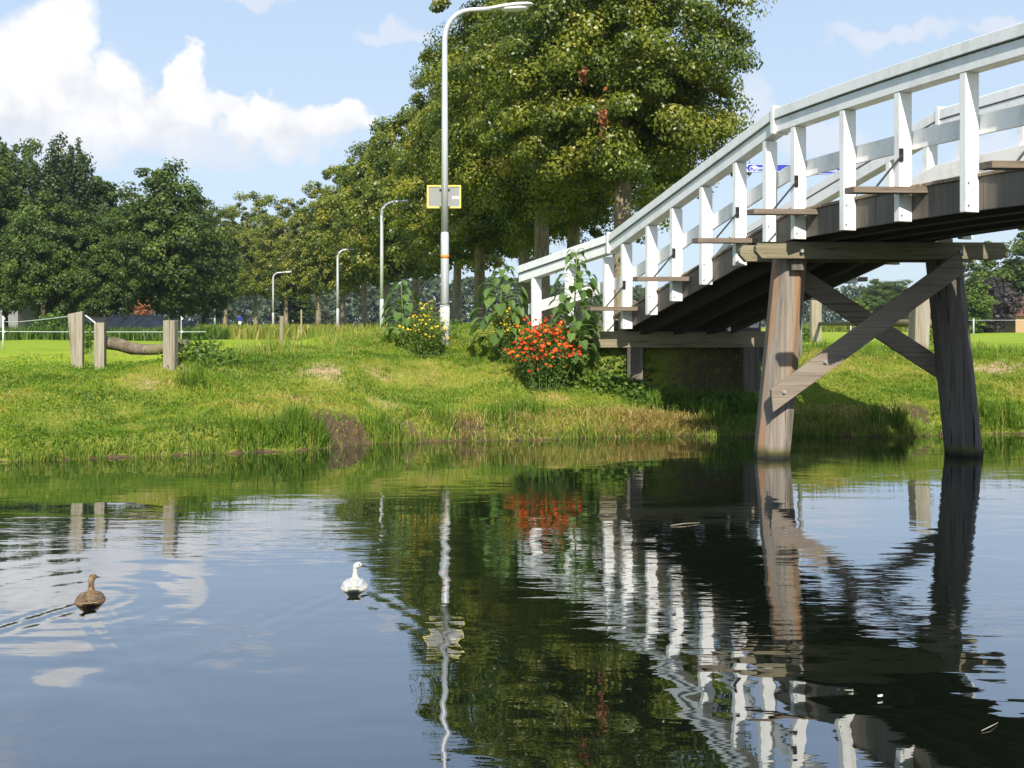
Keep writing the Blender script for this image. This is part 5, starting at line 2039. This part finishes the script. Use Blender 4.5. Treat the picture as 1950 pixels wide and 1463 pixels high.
M['duck_white'] = duck_mat('white_feathers', [(0.3, (0.36, 0.35, 0.29)), (0.6, (0.56, 0.55, 0.50))], 40)
M['duck_wing_white'] = duck_mat('white_wing_feathers', [(0.34, (0.20, 0.21, 0.21)), (0.5, (0.44, 0.45, 0.45)), (0.66, (0.58, 0.59, 0.59))], 42, (1, 0.4, 1))
M['duck_rump'] = duck_mat('cream_rump_feathers', [(0.3, (0.30, 0.26, 0.11)), (0.7, (0.55, 0.50, 0.30))], 50, (1, 0.3, 1))
M['duck_brown'] = duck_mat('brown_feathers', [(0.3, (0.05, 0.032, 0.018)), (0.5, (0.17, 0.11, 0.055)), (0.7, (0.33, 0.235, 0.13))], 55)
M['duck_wing_brown'] = duck_mat('brown_wing_feathers', [(0.3, (0.045, 0.03, 0.022)), (0.5, (0.13, 0.085, 0.05)), (0.7, (0.30, 0.22, 0.13))], 60, (1, 0.45, 1))
M['duck_tail'] = duck_mat('pale_tail_feathers', [(0.3, (0.20, 0.14, 0.07)), (0.7, (0.46, 0.38, 0.25))], 60, (1, 0.3, 1))
M['bill_dark'] = mat_plain('dark_bill', (0.035, 0.03, 0.025), 0.45)
M['bill_yellow'] = mat_plain('olive_bill', (0.16, 0.12, 0.05), 0.45)
M['eye'] = mat_plain('black_eye', (0.01, 0.01, 0.01), 0.15)


def duck(label, x, y, heading, k, body, wing, tail, bill, look):
    """swims along heading (0 = straight away); look turns the head to the right"""
    root = thing('duck', label, 'duck', (x, y, 0), 'ducks swimming on the canal')
    rings = []
    n = 18
    # spine stations: y, z, half-width, half-height, pitch of the ring
    st = [(-0.235, 0.046, 0.012, 0.007, 0), (-0.21, 0.037, 0.038, 0.016, 0), (-0.17, 0.024, 0.063, 0.032, 0), (-0.11, 0.015, 0.083, 0.044, 0), (-0.04, 0.012, 0.094, 0.055, 0),
          (0.03, 0.012, 0.092, 0.054, 0), (0.085, 0.020, 0.070, 0.050, 8), (0.118, 0.036, 0.040, 0.040, 35), (0.134, 0.060, 0.0235, 0.027, 68), (0.135, 0.082, 0.021, 0.021, 88),
          (0.134, 0.104, 0.020, 0.020, 92), (0.133, 0.119, 0.021, 0.021, 88)]
    st = [(a_, b_, c_ * (1.2 if d_ > 0.012 and q_ < 20 else 1.0), d_, q_) for (a_, b_, c_, d_, q_) in st]
    for (yy, zz, hw, hh, pit) in st:
        a = R(pit)
        rings.append([Vector((hw * math.cos(b), yy - hh * math.sin(b) * math.sin(a), zz + hh * math.sin(b) * math.cos(a))) for b in [2 * math.pi * j / n for j in range(n)]])
    # head rings, turned towards the look direction
    hd = Matrix.Rotation(-look, 3, 'Z')
    piv = Vector((0, 0.132, 0))
    for (u, zz, hw, hh, pit) in ((0.004, 0.134, 0.0245, 0.028, 70), (0.014, 0.148, 0.0265, 0.028, 45), (0.030, 0.154, 0.0255, 0.025, 15), (0.046, 0.150, 0.019, 0.019, -5), (0.056, 0.145, 0.011, 0.012, -10)):
        a = R(pit)
        ring = []
        for j in range(n):
            b = 2 * math.pi * j / n
            loc = Vector((hw * math.cos(b), u - hh * math.sin(b) * math.sin(a), 0))
            loc = hd @ loc
            ring.append(Vector((loc.x, loc.y + piv.y, zz + hh * math.sin(b) * math.cos(a))))
        rings.append(ring)
    Mt = Matrix.Translation((x, y, -0.013)) @ Matrix.Rotation(heading, 4, 'Z') @ Matrix.Scale(k, 4)

    def W(p):
        return Mt @ Vector(p)
    mb = MB()
    mb.loft([[W(p) for p in r] for r in rings])
    b_ = mb.build('body', body, root, smooth=True)
    md = b_.modifiers.new('sub', 'SUBSURF')
    md.levels = md.render_levels = 1
    # folded wings lying along the back
    for sx in (-1, 1):
        rr_ = []
        for (yy, zz, cx, hw, hh, tw) in ((0.085, 0.044, 0.054, 0.016, 0.018, 0.5), (0.04, 0.048, 0.064, 0.031, 0.030, 0.55), (-0.04, 0.049, 0.063, 0.036, 0.034, 0.55), (-0.11, 0.050, 0.049, 0.032, 0.027, 0.55),
                                         (-0.165, 0.054, 0.031, 0.020, 0.014, 0.45), (-0.205, 0.060, 0.019, 0.008, 0.006, 0.3)):
            ring = []
            for j in range(12):
                b = 2 * math.pi * j / 12
                uu, vv = hw * math.cos(b), hh * 0.55 * math.sin(b)
                ring.append(W((1.1 * sx * (cx + uu * math.cos(tw) - vv * math.sin(-tw) * 0.0), yy, zz - uu * math.sin(tw) + vv)))
            rr_.append(ring)
        mb = MB()
        mb.loft(rr_)
        w_ = mb.build('wing', wing, root, smooth=True)
        md = w_.modifiers.new('sub', 'SUBSURF')
        md.levels = md.render_levels = 1
    # tail fan
    mb = MB()
    for j in range(7):
        a = (j - 3) * 0.20
        d = Vector((math.sin(a), -math.cos(a), 0.22))
        p = Vector((math.sin(a) * 0.03, -0.205, 0.041 + 0.002 * (j % 2)))
        sd = Vector((math.cos(a), math.sin(a), 0)) * 0.010
        q = p + d * 0.062
        mb.hexa([W(v) for v in (p - sd, p + sd, q + sd * 0.8, q - sd * 0.8, p - sd + Vector((0, 0, .004)), p + sd + Vector((0, 0, .004)), q + sd * 0.8 + Vector((0, 0, .003)), q - sd * 0.8 + Vector((0, 0, .003)))])
    mb.build('tail', tail, root)
    # bill
    rr_ = []
    for (u, zz, hw, hh) in ((0.050, 0.145, 0.013, 0.012), (0.068, 0.139, 0.0115, 0.008), (0.090, 0.133, 0.0125, 0.0055), (0.116, 0.128, 0.013, 0.0045), (0.124, 0.127, 0.005, 0.002)):
        ring = []
        for j in range(10):
            b = 2 * math.pi * j / 10
            loc = hd @ Vector((hw * math.cos(b), u, 0))
            ring.append(W((loc.x, loc.y + piv.y, zz + hh * math.sin(b))))
        rr_.append(ring)
    mb = MB()
    mb.loft(rr_)
    mb.build('bill', bill, root, smooth=True)
    for sx in (-1, 1):
        loc = hd @ Vector((sx * 0.0232, 0.030, 0))
        c = W((loc.x, loc.y + piv.y, 0.158))
        mb = MB()
        mb.tube([c - Vector((0, 0, 0.004)), c, c + Vector((0, 0, 0.004))], [0.002, 0.0045, 0.002], 8)
        mb.build('eye', M['eye'], root, smooth=True)
    return root


duck('mottled brown duck swimming away on the left', DUCKS[0][0], DUCKS[0][1], R(20), 0.77, M['duck_brown'], M['duck_wing_brown'], M['duck_tail'], M['bill_yellow'], R(25))
duck('white duck swimming away with its head turned right', DUCKS[1][0], DUCKS[1][1], R(7), 0.77, M['duck_white'], M['duck_wing_white'], M['duck_rump'], M['bill_dark'], R(75))


# ------------------------------------------------------------------ small things afloat
Yf = CAMZ * F / (1330 - HY)
xf = at(1676, Yf)
mb = MB()
mb.loft([[Vector((xf + u, Yf + 0.35 * u - v, 0.006 + h)) for (v, h) in ((-wd, 0.004), (0, 0.010), (wd, 0.004), (0, 0.0))] for (u, wd) in ((-0.012, 0.002), (-0.005, 0.008), (0.005, 0.007), (0.013, 0.0015))])
tag(mb.build('feather', M['sign_white'], None, smooth=True), 'small white feather floating in the dark reflection of the bridge', 'feather')
Yf = CAMZ * F / (1388 - HY)
mb = MB()
mb.tube([(at(1862, Yf), Yf - 0.03, 0.004), (at(1885, Yf), Yf, 0.008), (at(1912, Yf), Yf + 0.05, 0.004)], [0.0015, 0.002, 0.001], 6)
tag(mb.build('twig', M['post'], None), 'thin pale twig floating near the lower right corner', 'twig')
Yf = CAMZ * F / (1000 - HY)
mb = MB()
mb.tube([(at(1275, Yf), Yf - 0.05, 0.006), (at(1305, Yf), Yf, 0.012), (at(1335, Yf), Yf + 0.06, 0.006)], [0.003, 0.0035, 0.002], 6)
tag(mb.build('twig', M['post'], None), 'pale twig floating left of the bridge pile', 'twig')


# ------------------------------------------------------------------ summer air: far things fade
hz = MB().box(-950, 950, -150, 1450, -2.5, 24).build('haze', None)
hm = bpy.data.materials.new('haze')
hm.use_nodes = True
hm.node_tree.nodes.clear()
pv_ = hm.node_tree.nodes.new('ShaderNodeVolumePrincipled')
pv_.inputs['Color'].default_value = (0.80, 0.88, 1.0, 1)
pv_.inputs['Density'].default_value = 0.00028
pv_.inputs['Anisotropy'].default_value = 0.2
ho = hm.node_tree.nodes.new('ShaderNodeOutputMaterial')
hm.node_tree.links.new(pv_.outputs[0], ho.inputs['Volume'])
hz.data.materials.append(hm)
tag(hz, kind='stuff')
